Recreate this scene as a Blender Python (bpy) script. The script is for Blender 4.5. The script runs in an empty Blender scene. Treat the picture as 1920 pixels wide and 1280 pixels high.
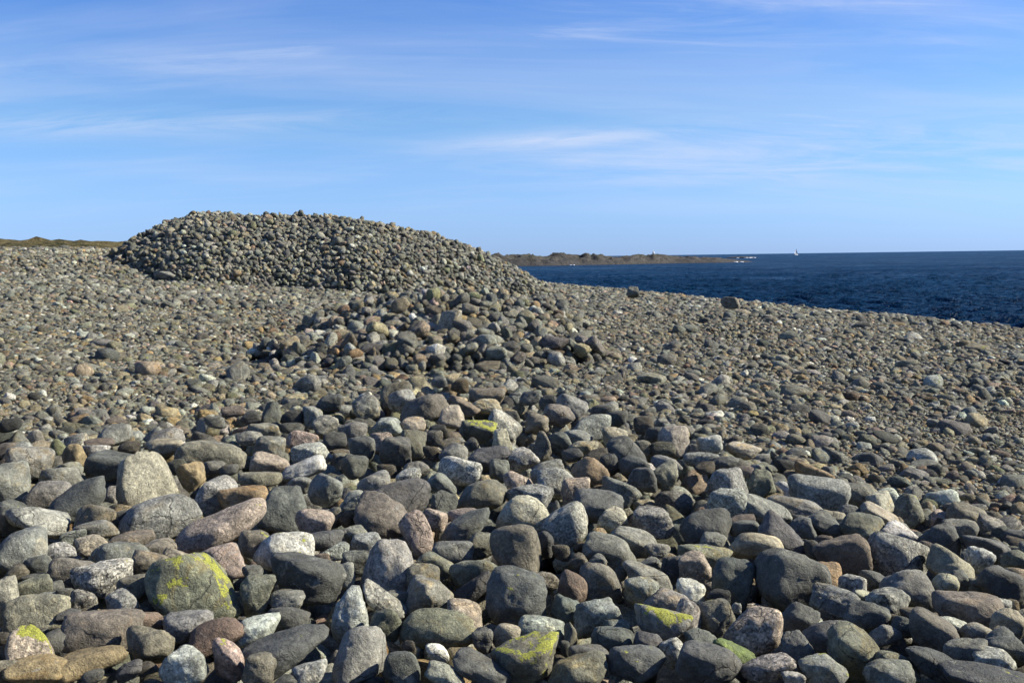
import bpy, bmesh, math, random, sys
import numpy as np
from mathutils import Matrix, Vector, Euler
R = math.radians
rng = np.random.default_rng(11)
random.seed(11)
SC = bpy.context.scene
COL = SC.collection

# ---------------------------------------------------------------- camera, sky, sun, exposure
EYE = 5.0
SUN_EL, SUN_AZ = 34.0, 85.0            # azimuth clockwise from the viewing direction (+Y)
SKY_STRENGTH, SUN_STRENGTH = 0.05, 5.0
cam = bpy.data.cameras.new('camera'); cam.lens = 35.32; cam.sensor_width = 36
cam.clip_start = 0.1; cam.clip_end = 60000
camo = bpy.data.objects.new('camera', cam); COL.objects.link(camo)
PITCH = math.atan(158/1884)
camo.matrix_world = Matrix.Translation((0, 0, EYE)) @ Matrix.Rotation(math.pi/2-PITCH, 4, 'X') @ Matrix.Rotation(-0.0136, 4, 'Z')
SC.camera = camo

def sky_world():
    w = bpy.data.worlds.new('World'); SC.world = w; w.use_nodes = True
    nt = w.node_tree; N = nt.nodes; L = nt.links; N.clear()
    out = N.new('ShaderNodeOutputWorld'); bg = N.new('ShaderNodeBackground')
    sky = N.new('ShaderNodeTexSky'); sky.sky_type = 'NISHITA'; sky.sun_disc = False
    sky.sun_elevation = R(SUN_EL); sky.sun_rotation = R(SUN_AZ)
    sky.altitude = 0; sky.air_density = 1.0; sky.dust_density = 0.0; sky.ozone_density = 3.0
    # cirrus: thin bands of ice cloud on a flat layer overhead
    tc = N.new('ShaderNodeTexCoord'); sp = N.new('ShaderNodeSeparateXYZ'); L.new(tc.outputs['Generated'], sp.inputs[0])
    def M(op, a, b=None, c=None):
        m = N.new('ShaderNodeMath'); m.operation = op
        for i, v in enumerate((a, b, c)):
            if v is None: continue
            if isinstance(v, (int, float)): m.inputs[i].default_value = v
            else: L.new(v, m.inputs[i])
        return m.outputs[0]
    den = M('ADD', M('MAXIMUM', sp.outputs[2], 0.0), 0.20)
    px, py = M('DIVIDE', sp.outputs[0], den), M('DIVIDE', sp.outputs[1], den)
    def layer(sx, sy, rot, seed, detail, lo, hi, rough=0.6, dist=0.6):
        cb = N.new('ShaderNodeCombineXYZ'); L.new(px, cb.inputs[0]); L.new(py, cb.inputs[1]); cb.inputs[2].default_value = seed
        mp = N.new('ShaderNodeMapping'); mp.inputs['Rotation'].default_value = (0, 0, R(rot)); mp.inputs['Scale'].default_value = (sx, sy, 1)
        L.new(cb.outputs[0], mp.inputs['Vector'])
        no = N.new('ShaderNodeTexNoise'); no.inputs['Scale'].default_value = 1; no.inputs['Detail'].default_value = detail
        no.inputs['Roughness'].default_value = rough; no.inputs['Distortion'].default_value = dist
        L.new(mp.outputs[0], no.inputs['Vector'])
        mr = N.new('ShaderNodeMapRange'); mr.interpolation_type = 'SMOOTHSTEP'
        mr.inputs['From Min'].default_value = lo; mr.inputs['From Max'].default_value = hi
        L.new(no.outputs['Fac'], mr.inputs['Value'])
        return mr.outputs[0]
    veil = layer(0.55, 1.9, -7, 3.3, 6, 0.42, 0.80, 0.55, 0.5)
    wisp = layer(1.3, 5.5, -10, 7.7, 10, 0.46, 0.78, 0.62, 0.9)
    big = layer(0.5, 1.4, 4, 1.9, 3, 0.42, 0.64, 0.5, 0.3)
    # a broad faint bank of high cloud to the right of the cairn
    def blob(cx, cz, wx, wz, tilt):
        ax = M('DIVIDE', M('SUBTRACT', sp.outputs[0], cx), wx)
        az = M('DIVIDE', M('SUBTRACT', M('SUBTRACT', sp.outputs[2], cz), M('MULTIPLY', M('SUBTRACT', sp.outputs[0], cx), tilt)), wz)
        return M('POWER', 2.718, M('MULTIPLY', M('ADD', M('MULTIPLY', ax, ax), M('MULTIPLY', az, az)), -1.0))
    soft = layer(1.2, 3.6, -7, 12.4, 12, 0.32, 0.66, 0.68, 0.9)
    bank_c = M('MULTIPLY', M('ADD', M('ADD', blob(0.30, 0.085, 0.30, 0.032, -0.02), M('MULTIPLY', blob(0.05, 0.114, 0.12, 0.008, 0.04), 0.8)),
                      M('ADD', M('MULTIPLY', blob(-0.32, 0.125, 0.22, 0.012, 0.05), 0.7), M('ADD', M('MULTIPLY', blob(-0.30, 0.18, 0.30, 0.022, 0.10), 0.34), M('MULTIPLY', blob(0.25, 0.235, 0.24, 0.018, -0.03), 0.6)))), soft)
    cl = M('MINIMUM', M('ADD', M('MULTIPLY', bank_c, 0.62),  M('ADD', M('MULTIPLY', veil, 0.34), M('MULTIPLY', M('MULTIPLY', wisp, big), 0.34))), 0.75)
    fade = N.new('ShaderNodeMapRange'); fade.interpolation_type = 'SMOOTHSTEP'
    fade.inputs['From Min'].default_value = 0.0; fade.inputs['From Max'].default_value = 0.10
    L.new(sp.outputs[2], fade.inputs['Value'])
    cl = M('MULTIPLY', cl, fade.outputs[0])
    mix = N.new('ShaderNodeMix'); mix.data_type = 'RGBA'
    L.new(cl, mix.inputs[0]); 
    tintn = N.new('ShaderNodeMix'); tintn.data_type = 'RGBA'; tintn.blend_type = 'MULTIPLY'; tintn.inputs[0].default_value = 1
    L.new(sky.outputs[0], tintn.inputs[6]); ramp = N.new('ShaderNodeValToRGB'); L.new(sp.outputs[2], ramp.inputs[0]); cr = ramp.color_ramp     # clear northern air: bluer than the model towards the horizon
    for p_, c_ in ((0.0, (.42, .69, 1.62)), (0.05, (.62, .86, 1.52)), (0.13, (.72, .99, 1.36)), (0.27, (.62, .93, 1.50))):
        e_ = cr.elements.new(p_); e_.color = (*[q/2 for q in c_], 1)
    cr.elements.remove(cr.elements[-1]); cr.elements.remove(cr.elements[0])
    dbl = N.new('ShaderNodeMix'); dbl.data_type = 'RGBA'; dbl.blend_type = 'ADD'; dbl.inputs[0].default_value = 1
    L.new(ramp.outputs[0], dbl.inputs[6]); L.new(ramp.outputs[0], dbl.inputs[7]); L.new(dbl.outputs[2], tintn.inputs[7])
    L.new(tintn.outputs[2], mix.inputs[6]); mix.inputs[7].default_value = (6.1, 6.9, 8.8, 1)
    L.new(mix.outputs[2], bg.inputs[0]); bg.inputs[1].default_value = SKY_STRENGTH
    L.new(bg.outputs[0], out.inputs[0])
sky_world()
sun = bpy.data.lights.new('sun', 'SUN'); sun.energy = SUN_STRENGTH; sun.angle = R(0.53); sun.color = (1.0, 0.92, 0.77)
suno = bpy.data.objects.new('sun', sun); COL.objects.link(suno)
sd = Vector((math.sin(R(SUN_AZ))*math.cos(R(SUN_EL)), math.cos(R(SUN_AZ))*math.cos(R(SUN_EL)), math.sin(R(SUN_EL))))
suno.rotation_euler = sd.to_track_quat('Z', 'Y').to_euler(); suno.location = (30, 0, 40)
SC.view_settings.view_transform = 'Standard'; SC.view_settings.look = 'None'
SC.view_settings.exposure = 1.15; SC.view_settings.gamma = 1.0; SC.view_settings.use_curve_mapping = False
SC.cycles.max_bounces = 5; SC.cycles.diffuse_bounces = 2

# ---------------------------------------------------------------- terrain functions
EYE = 5.0
# beach height: u = metres inland of the beach crest
_U = np.linspace(-60, 160, 2201)
_Z = np.interp(_U, [-60,-25,-14,-5,-1.5,2,10,18,26,34,42,52,75,160], [-9.2,-7.2,-5.6,-3.05,-2.2,-1.95,-1.70,-1.62,-1.15,-0.35,0.75,0.95,0.5,0.6])
_k = np.exp(-0.5*(np.linspace(-3,3,41))**2); _k /= _k.sum()
_Z = np.convolve(np.pad(_Z, 20, mode='edge'), _k, mode='valid')
def smooth(t):
    t = np.clip(t, 0, 1); return t*t*(3-2*t)
def inland(x, y):
    return (18.3-0.21*y-x)*0.978
def dome(x, y, cx, cy, ax, ay, h, p=1.0):
    r2 = ((x-cx)/ax)**2+((y-cy)/ay)**2
    return h*np.clip(1-r2, 0, None)**p
def beach_z(x, y):
    x = np.asarray(x, float); y = np.asarray(y, float)
    z = np.interp(inland(x, y), _U, _Z)
    z = z-0.01+0.95*smooth((y-18)/40)*smooth((inland(x, y)-9)/13)-1.6*smooth((y-62)/30)*smooth((inland(x, y)-8)/10)
    z = z+0.05*np.sin(x*0.55+0.4*y)*np.sin(y*0.37-0.3*x+1.0)+0.03*np.sin(x*1.3-1.1*y+2)
    z = z+dome(x, y, -22.0, 58, 7, 9, 0.35)+dome(x, y, -19.0, 46.5, 7, 10, 0.75)
    return z+EYE
_MX = np.array([-17.93, -17.23, -16.78, -16.17, -15.55, -15.06, -14.56, -13.82, -13.08, -11.35, -9.87, -7.9, -6.42, -4.94, -3.95, -2.71, -1.48, 0.0, 0.99, 1.36, 2.36])
_MH = np.array([0, 0.45, 0.91, 1.28, 1.62, 1.86, 2.07, 2.31, 2.5, 2.74, 2.87, 2.96, 2.86, 2.66, 2.55, 2.29, 1.87, 1.17, 0.66, 0.48, 0])
def mound_h(x, y):
    x = np.asarray(x, float); y = np.asarray(y, float)
    p = sum(np.interp(x+d, _MX, _MH) for d in (-.45, -.2, 0, .2, .45))/5
    r = (y-46.5+0.5*np.sin(x*.9))/(7.6*np.sqrt(np.maximum(p, 1e-3)/2.6))
    return p*np.clip(1-r*r, 0, None)**0.9
def heap_h(x, y):
    a = dome(x, y, -1.4, 16.6, 3.2, 2.4, 0.40)
    b = dome(x, y, -1.5, 23.5, 3.4, 4.0, 0.74)
    return np.maximum(a, b)
FIELD = np.array([(-9,7.6),(-4.9,8.1),(-3.9,8.6),(-2.6,10.2),(-1.6,11.4),(-.1,11.6),(1.05,10.4),(1.65,9.3),(2.2,7.9),(2.7,6.7),(3.0,5.6),(3.4,4.2),(4,2.6),(4,0.5),(-9,0.5)])
def field_d(x, y):
    """distance inside the edge of the near boulder bank (positive inside)"""
    x = np.asarray(x, float); y = np.asarray(y, float)
    d = np.full(np.broadcast(x, y).shape, 1e9); ins = np.zeros(d.shape, bool)
    P = FIELD; n = len(P)
    for i in range(n):
        x0, y0 = P[i]; x1, y1 = P[(i+1) % n]
        dx, dy = x1-x0, y1-y0
        t = np.clip(((x-x0)*dx+(y-y0)*dy)/(dx*dx+dy*dy), 0, 1)
        d = np.minimum(d, np.hypot(x-x0-t*dx, y-y0-t*dy))
        c = ((y0 > y) != (y1 > y)) & (x < (x1-x0)*(y-y0)/((y1-y0) if y1 != y0 else 1e-9)+x0)
        ins ^= c
    return np.where(ins, d, -d)
def field_h(x, y):
    return 0.32*smooth(field_d(x, y)/1.3)
def ground(x, y):
    return beach_z(x, y)+mound_h(x, y)+heap_h(x, y)+field_h(x, y)


def perlin(p, seed=0):
    p = np.asarray(p, float); i = np.floor(p).astype(np.int64); f = p-i; u = f*f*f*(f*(f*6-15)+10)
    def h(dx, dy, dz):
        n = ((i[..., 0]+dx)*73856093) ^ ((i[..., 1]+dy)*19349663) ^ ((i[..., 2]+dz)*83492791) ^ (seed*2654435)
        n = (n ^ (n >> 13))*1274126177 & 0x7fffffff
        n = n ^ (n >> 16)
        a = (n & 255)/256*2*np.pi; b = ((n >> 8) & 255)/127.5-1; s = np.sqrt(np.maximum(1-b*b, 0))
        return (s*np.cos(a))*(f[..., 0]-dx)+(s*np.sin(a))*(f[..., 1]-dy)+b*(f[..., 2]-dz)
    l = lambda a, b, t: a+(b-a)*t
    x0 = l(l(h(0,0,0), h(1,0,0), u[..., 0]), l(h(0,1,0), h(1,1,0), u[..., 0]), u[..., 1])
    x1 = l(l(h(0,0,1), h(1,0,1), u[..., 0]), l(h(0,1,1), h(1,1,1), u[..., 0]), u[..., 1])
    return l(x0, x1, u[..., 2])
def fbm(p, seed, octs=3, gain=0.5):
    s = 0; a = 1
    for o in range(octs):
        s = s+a*perlin(np.asarray(p)*2**o+o*17.3, seed+o); a *= gain
    return s

# ---------------------------------------------------------------- object helpers
def link(o, parent=None):
    COL.objects.link(o)
    if parent: o.parent = parent
    return o
def tag(o, label=None, cat=None, group=None, kind=None):
    for k, v in (('label', label), ('category', cat), ('group', group), ('kind', kind)):
        if v: o[k] = v
    return o
def mesh_from(name, V, Fc, mat, smooth_=True):
    V = np.ascontiguousarray(V, dtype=np.float32); Fc = np.asarray(Fc, dtype=np.int32)
    me = bpy.data.meshes.new(name); k = Fc.shape[1]
    me.vertices.add(len(V)); me.vertices.foreach_set('co', V.ravel())
    me.loops.add(Fc.size); me.loops.foreach_set('vertex_index', Fc.ravel())
    me.polygons.add(len(Fc)); me.polygons.foreach_set('loop_start', np.arange(0, Fc.size, k, dtype=np.int32))
    me.polygons.foreach_set('loop_total', np.full(len(Fc), k, dtype=np.int32))
    me.update(); me.validate()
    me.polygons.foreach_set('use_smooth', np.full(len(me.polygons), smooth_))
    me.materials.append(mat)
    return me
def grid_faces(ny, nx):
    i = np.arange(ny-1)[:, None]*nx+np.arange(nx-1)[None, :]
    return np.stack([i, i+1, i+nx+1, i+nx], -1).reshape(-1, 4)
def ico(level):
    bm = bmesh.new(); bmesh.ops.create_icosphere(bm, subdivisions=level, radius=1)
    V = np.array([v.co[:] for v in bm.verts]); Fc = np.array([[v.index for v in f.verts] for f in bm.faces]); bm.free()
    V /= np.linalg.norm(V, axis=1)[:, None]
    return V, Fc
ICO = {l: ico(l) for l in (2, 3, 4, 5)}

# ---------------------------------------------------------------- materials
class NB:
    def __init__(s, name):
        s.m = bpy.data.materials.new(name); s.m.use_nodes = True; s.nt = s.m.node_tree; s.N = s.nt.nodes; s.L = s.nt.links
        s.bsdf = s.N['Principled BSDF']
    def put(s, sock, v):
        if v is None: return
        if hasattr(v, 'links'): s.L.new(v, sock)
        else: sock.default_value = v
    def math(s, op, a, b=None, c=None, clamp=False):
        n = s.N.new('ShaderNodeMath'); n.operation = op; n.use_clamp = clamp
        for i, v in enumerate((a, b, c)): s.put(n.inputs[i], v)
        return n.outputs[0]
    def noise(s, vec, scale, detail=4, rough=0.55, dist=0.0):
        n = s.N.new('ShaderNodeTexNoise'); s.put(n.inputs['Vector'], vec); s.put(n.inputs['Scale'], scale)
        n.inputs['Detail'].default_value = detail; n.inputs['Roughness'].default_value = rough; n.inputs['Distortion'].default_value = dist
        return n.outputs['Fac']
    def voronoi(s, vec, scale, feat='F1', out='Distance'):
        n = s.N.new('ShaderNodeTexVoronoi'); n.feature = feat; s.put(n.inputs['Vector'], vec); s.put(n.inputs['Scale'], scale)
        return n.outputs[out]
    def rng(s, v, lo, hi, a=0.0, b=1.0, sm=True):
        n = s.N.new('ShaderNodeMapRange'); n.interpolation_type = 'SMOOTHSTEP' if sm else 'LINEAR'
        for k, q in (('Value', v), ('From Min', lo), ('From Max', hi), ('To Min', a), ('To Max', b)): s.put(n.inputs[k], q)
        return n.outputs[0]
    def mix(s, f, a, b, blend='MIX'):
        n = s.N.new('ShaderNodeMix'); n.data_type = 'RGBA'; n.blend_type = blend; n.clamp_factor = True
        s.put(n.inputs[0], f); s.put(n.inputs[6], a); s.put(n.inputs[7], b)
        return n.outputs[2]
    def mixv(s, v, f, amt):
        n = s.N.new('ShaderNodeVectorMath'); n.operation = 'ADD'; s.L.new(v, n.inputs[0]); s.L.new(s.math('MULTIPLY', f, amt), n.inputs[1]); return n.outputs[0]
    def grey(s, v):
        n = s.N.new('ShaderNodeCombineColor')
        for i in range(3): s.L.new(v, n.inputs[i])
        return n.outputs[0]
    def attr(s, name, typ, out='Fac'):
        n = s.N.new('ShaderNodeAttribute'); n.attribute_type = typ; n.attribute_name = name
        return n.outputs[out]
    def bump(s, h, strength, dist, prev=None):
        n = s.N.new('ShaderNodeBump'); n.inputs['Strength'].default_value = strength; s.put(n.inputs['Distance'], dist)
        s.L.new(h, n.inputs['Height'])
        if prev: s.L.new(prev, n.inputs['Normal'])
        return n.outputs[0]
    def coord(s, scale_random=True):
        tc = s.N.new('ShaderNodeTexCoord'); v = tc.outputs['Object']
        if not scale_random: return v
        oi = s.N.new('ShaderNodeObjectInfo')
        m = s.N.new('ShaderNodeVectorMath'); m.operation = 'MULTIPLY_ADD'
        cb = s.N.new('ShaderNodeCombineXYZ')
        for i, k in enumerate((37.0, 91.0, 53.0)):
            s.L.new(s.math('MULTIPLY', oi.outputs['Random'], k), cb.inputs[i])
        ad = s.N.new('ShaderNodeVectorMath'); ad.operation = 'ADD'
        s.L.new(v, ad.inputs[0]); s.L.new(cb.outputs[0], ad.inputs[1])
        return ad.outputs[0]

def rock_material(name, source, unit):
    """source: 'OBJECT' reads the object's own colour, 'INSTANCER' the tint of each scattered stone; unit = metres per coordinate unit"""
    b = NB(name); v = b.coord(); k = unit
    oi = b.N.new('ShaderNodeObjectInfo')
    if source == 'OBJECT':
        base = oi.outputs['Color']
        speck = b.attr('speckle', 'OBJECT'); lich = b.attr('lichen', 'OBJECT'); crust = b.attr('crust', 'OBJECT'); stain = b.attr('stain', 'OBJECT')
    else:
        base = b.attr('tint', 'INSTANCER', 'Color')
        speck = b.math('MULTIPLY', oi.outputs['Random'], 0.8); lich = b.math('MULTIPLY', b.math('GREATER_THAN', oi.outputs['Random'], 0.95), 0.3)
        crust = b.math('MULTIPLY', b.math('FRACT', b.math('MULTIPLY', oi.outputs['Random'], 7.31)), 0.8); stain = b.math('FRACT', b.math('MULTIPLY', oi.outputs['Random'], 13.7))
    n1 = b.noise(v, 7*k, 5, 0.6, 0.4)          # broad mottling
    n2 = b.noise(v, 34*k, 6, 0.68, 0.2)        # weathering
    n3 = b.noise(v, 190*k, 3, 0.7)             # grain
    col = b.mix(1.0, base, b.grey(b.rng(n1, 0.25, 0.75, 0.50, 1.56, False)), 'MULTIPLY')
    col = b.mix(1.0, col, b.grey(b.rng(n2, 0.28, 0.72, 0.52, 1.55, False)), 'MULTIPLY')
    col = b.mix(1.0, col, b.grey(b.rng(n3, 0.3, 0.7, 0.66, 1.36, False)), 'MULTIPLY')
    # rusty / olive stains
    st = b.math('MULTIPLY', b.rng(b.noise(v, 9*k, 4, 0.6, 1.0), 0.50, 0.68), b.math('MULTIPLY', stain, 0.75))
    col = b.mix(st, col, b.mix(1.0, col, (1.30, 1.0, 0.56, 1), 'MULTIPLY'))
    # granite grains: light feldspar and dark mica
    vo = b.voronoi(v, 120*k, 'F1', 'Color'); sep = b.N.new('ShaderNodeSeparateColor'); b.L.new(vo, sep.inputs[0])
    light = b.math('MULTIPLY', b.math('GREATER_THAN', sep.outputs[0], 0.66), speck)
    dark = b.math('MULTIPLY', b.math('GREATER_THAN', sep.outputs[1], 0.72), speck)
    col = b.mix(b.math('MULTIPLY', light, 0.8), col, b.mix(1.0, col, (1.9, 1.85, 1.8, 1), 'MULTIPLY'))
    col = b.mix(b.math('MULTIPLY', dark, 0.8), col, b.mix(1.0, col, (0.3, 0.3, 0.3, 1), 'MULTIPLY'))
    # mineral bands in some stones, fine cracks in others
    wv = b.N.new('ShaderNodeTexWave'); wv.bands_direction = 'DIAGONAL'; b.L.new(v, wv.inputs['Vector']); wv.inputs['Scale'].default_value = 5*k; wv.inputs['Distortion'].default_value = 7; wv.inputs['Detail'].default_value = 4; wv.inputs['Detail Scale'].default_value = 1.6
    banded = b.math('GREATER_THAN', b.math('FRACT', b.math('MULTIPLY', oi.outputs['Random'], 5.77)), 0.70)
    col = b.mix(b.math('MULTIPLY', b.math('MULTIPLY', b.rng(wv.outputs['Fac'], 0.72, 0.98), banded), 0.55), col, b.mix(1.0, col, (1.75, 1.70, 1.6, 1), 'MULTIPLY'))
    ck = b.rng(b.voronoi(b.mixv(v, b.noise(v, 6*k, 4), 0.22/k), 3.6*k, 'DISTANCE_TO_EDGE'), 0.0, 0.016, 1.0, 0.0)
    ck = b.math('MULTIPLY', ck, b.math('GREATER_THAN', b.math('FRACT', b.math('MULTIPLY', oi.outputs['Random'], 9.31)), 0.55))
    col = b.mix(b.math('MULTIPLY', ck, 0.55), col, b.mix(1.0, col, (0.35, 0.34, 0.32, 1), 'MULTIPLY'))
    # pale grey crust lichen in ragged patches
    cn = b.noise(v, 13*k, 7, 0.72, 0.8)
    cth = b.math('SUBTRACT', 0.72, b.math('MULTIPLY', crust, 0.20))
    cm = b.math('MULTIPLY', b.rng(cn, cth, b.math('ADD', cth, 0.045)), b.rng(n2, 0.38, 0.55, 0.3, 1.0))
    col = b.mix(b.math('MULTIPLY', cm, 0.85), col, b.mix(0.35, (0.27, 0.27, 0.235, 1), col))
    # yellow-green map lichen
    geo = b.N.new('ShaderNodeNewGeometry'); nz = b.N.new('ShaderNodeSeparateXYZ'); b.L.new(geo.outputs['Normal'], nz.inputs[0])
    ln = b.math('ADD', b.noise(v, 13*k, 3, 0.5, 0.3), b.math('MULTIPLY', b.noise(v, 48*k, 6, 0.8, 0.4), 0.62))
    ln = b.math('SUBTRACT', ln, b.math('MULTIPLY', b.voronoi(v, 60*k), 0.16))
    ln = b.math('ADD', ln, b.math('MULTIPLY', b.math('ADD', nz.outputs[2], b.math('MULTIPLY', nz.outputs[0], 0.6)), 0.17))
    lth = b.math('SUBTRACT', 1.175, b.math('MULTIPLY', lich, 0.22))
    lm = b.math('MULTIPLY', b.rng(ln, lth, b.math('ADD', lth, 0.014)), b.math('GREATER_THAN', lich, 0.01))
    col = b.mix(lm, col, b.mix(b.rng(n3, 0.35, 0.65), (0.13, 0.14, 0.03, 1), (0.34, 0.35, 0.055, 1)))
    b.L.new(col, b.bsdf.inputs['Base Color'])
    lm = b.math('MULTIPLY', lm, 1.0); b.L.new(b.rng(n2, 0.3, 0.7, 0.62, 0.9), b.bsdf.inputs['Roughness'])
    b.bsdf.inputs['Specular IOR Level'].default_value = 0.32
    bp = b.bump(b.noise(v, 26*k, 7, 0.66, 0.3), 0.9, 0.022/k)
    bp = b.bump(b.math('MULTIPLY', ck, -1.0), 0.8, 0.006/k, bp)
    bp = b.bump(n3, 0.8, 0.004/k, bp)
    bp = b.bump(b.math('ADD', b.math('MULTIPLY', cm, 0.6), lm), 0.5, 0.002/k, bp)
    b.L.new(bp, b.bsdf.inputs['Normal'])
    return b.m
M_BOULDER = rock_material('weathered_rock', 'OBJECT', 1.0)
M_STONE = rock_material('cairn_rock', 'OBJECT', 0.16)
M_COBBLE = rock_material('cobble_rock', 'INSTANCER', 0.10)

def gravel_material():
    b = NB('gravel'); v = b.coord(False)
    vo = b.voronoi(v, 22, 'F1', 'Color'); ds = b.voronoi(v, 22, 'F1', 'Distance')
    sep = b.N.new('ShaderNodeSeparateColor'); b.L.new(vo, sep.inputs[0])
    col = b.mix(sep.outputs[0], (0.07, 0.068, 0.06, 1), (0.19, 0.17, 0.135, 1))
    col = b.mix(b.rng(b.noise(v, 90, 4), 0.3, 0.7), col, b.mix(1.0, col, (0.6, 0.6, 0.6, 1), 'MULTIPLY'))
    b.L.new(col, b.bsdf.inputs['Base Color']); b.bsdf.inputs['Roughness'].default_value = 0.9
    b.bsdf.inputs['Specular IOR Level'].default_value = 0.2
    b.L.new(b.bump(b.math('MULTIPLY', ds, -1.0), 1.0, 0.03), b.bsdf.inputs['Normal'])
    return b.m
def heath_material():
    b = NB('heath'); v = b.coord(False)
    n = b.noise(v, 0.10, 6, 0.7); n2 = b.noise(v, 1.0, 5, 0.7)
    col = b.mix(b.rng(n, 0.42, 0.58), (0.082, 0.068, 0.034, 1), (0.024, 0.027, 0.012, 1))
    col = b.mix(b.rng(n2, 0.4, 0.65), col, (0.115, 0.095, 0.045, 1))
    b.L.new(col, b.bsdf.inputs['Base Color']); b.bsdf.inputs['Roughness'].default_value = 1.0
    b.bsdf.inputs['Specular IOR Level'].default_value = 0.1
    b.L.new(b.bump(n2, 1.0, 0.8), b.bsdf.inputs['Normal'])
    return b.m
def crag_material():
    b = NB('sea_rock'); v = b.coord(False)
    n = b.noise(v, 0.06, 6, 0.65, 0.5); n2 = b.noise(v, 0.5, 7, 0.7)
    geo = b.N.new('ShaderNodeNewGeometry'); sp = b.N.new('ShaderNodeSeparateXYZ'); b.L.new(geo.outputs['Normal'], sp.inputs[0])
    ps = b.N.new('ShaderNodeSeparateXYZ'); b.L.new(geo.outputs['Position'], ps.inputs[0])
    col = b.mix(b.rng(n2, 0.38, 0.66), (0.005, 0.005, 0.005, 1), (0.046, 0.039, 0.030, 1))
    turf = b.math('MULTIPLY', b.rng(sp.outputs[2], 0.75, 0.92), b.math('MULTIPLY', b.rng(ps.outputs[2], 3.0, 5.0), b.rng(n, 0.42, 0.55)))
    col = b.mix(b.math('MULTIPLY', turf, 0.8), col, (0.032, 0.033, 0.014, 1))
    col = b.mix(b.rng(ps.outputs[2], 0.6, 3.6, 0.85, 0.0), col, (0.022, 0.020, 0.018, 1))     # dark tidal band
    b.L.new(col, b.bsdf.inputs['Base Color']); b.bsdf.inputs['Roughness'].default_value = 0.85
    b.L.new(b.bump(n2, 1.0, 1.2), b.bsdf.inputs['Normal'])
    return b.m
def sea_material():
    b = NB('sea_water'); v = b.coord(False)
    mp = b.N.new('ShaderNodeMapping'); mp.inputs['Scale'].default_value = (0.55, 1, 1); mp.inputs['Rotation'].default_value = (0, 0, R(20)); b.L.new(v, mp.inputs[0]); v2 = mp.outputs[0]
    big = b.noise(v, 0.02, 4, 0.6)
    col = b.mix(b.rng(big, 0.35, 0.65), (0.0025, 0.022, 0.060, 1), (0.004, 0.032, 0.082, 1))
    w = b.noise(v2, 0.45, 6, 0.62, 0.4); w2 = b.noise(v2, 2.2, 4, 0.6)
    crest = b.math('MULTIPLY', b.rng(b.noise(v2, 0.11, 8, 0.62, 0.5), 0.715, 0.75), b.rng(w2, 0.45, 0.6))
    col = b.mix(crest, col, (0.6, 0.66, 0.7, 1))
    b.L.new(col, b.bsdf.inputs['Base Color'])
    gust = b.noise(v2, 0.035, 7, 0.75, 0.6)                                     # wind roughens the water in streaks
    b.L.new(b.math('ADD', b.math('MULTIPLY', crest, 0.5), b.rng(gust, 0.35, 0.65, 0.26, 0.50)), b.bsdf.inputs['Roughness'])
    b.bsdf.inputs['IOR'].default_value = 1.18; b.bsdf.inputs['Specular IOR Level'].default_value = 0.15
    bp = b.bump(b.noise(v2, 0.16, 6, 0.65, 0.4), 1.0, 4.0); bp = b.bump(w, 1.0, 2.6, bp); bp = b.bump(w2, 1.0, 0.4, bp); b.bsdf.inputs['Specular Tint'].default_value = (.26, .40, .58, 1)
    b.L.new(bp, b.bsdf.inputs['Normal'])
    return b.m
def plain(name, col, rough=0.6, vary=0.12, scale=3.0):
    b = NB(name); v = b.coord(False); n = b.noise(v, scale, 5)
    c = b.mix(1.0, tuple(col)+(1,), b.grey(b.rng(n, 0.3, 0.7, 1-vary, 1+vary, False)), 'MULTIPLY')
    b.L.new(c, b.bsdf.inputs['Base Color']); b.bsdf.inputs['Roughness'].default_value = rough
    return b.m
M_GRAVEL, M_HEATH, M_CRAG, M_SEA = gravel_material(), heath_material(), crag_material(), sea_material()
M_WHITE = plain('white_paint', (0.78, 0.78, 0.76), 0.5); M_SAIL = plain('sailcloth', (0.82, 0.82, 0.80), 0.7, 0.05)
M_ALU = plain('mast_metal', (0.5, 0.5, 0.52), 0.35); M_DECK = plain('deck', (0.45, 0.36, 0.24), 0.6)
M_FOAM = plain('foam', (0.8, 0.82, 0.84), 0.9); M_GREY = plain('grey_concrete', (0.36, 0.35, 0.33), 0.9)

# ---------------------------------------------------------------- setting: sea, beach, heath, headland
def build_sea():
    r = np.concatenate([24*np.exp(np.linspace(0, math.log(1500/24), 1000)), 1500*np.exp(np.linspace(0, math.log(30), 60))[1:]])
    th = np.concatenate([np.linspace(R(-62), R(-9), 30)[:-1], np.linspace(R(-9), R(36), 230), np.linspace(R(36), R(55), 12)[1:]])
    ny, nx = len(r), len(th)
    rr, tt = np.meshgrid(r, th, indexing='ij')
    x = rr*np.sin(tt); y = rr*np.cos(tt)
    step = np.gradient(r)[:, None]*np.ones_like(rr)
    z = np.zeros_like(x); g = np.random.default_rng(5)
    for i in range(46):
        lam = 0.9*(4.5/0.9)**g.random(); a = R(-35+g.normal(0, 26)); kx, ky = math.sin(a)*2*np.pi/lam, -math.cos(a)*2*np.pi/lam
        amp = 0.023*lam**0.75*np.exp(-(step*2.4/lam)**2)
        ph = kx*x+ky*y+g.random()*6.28+0.6*np.sin(x*.05+y*.031+i)
        z += amp*(1-np.abs(np.sin(ph/2))*2+0.27)
    z *= smooth((9000-rr)/4000)
    V = np.stack([x, y, z], -1).reshape(-1, 3)
    o = bpy.data.objects.new('sea', mesh_from('sea', V, grid_faces(ny, nx), M_SEA)); link(o); tag(o, kind='structure')
build_sea()

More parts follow.
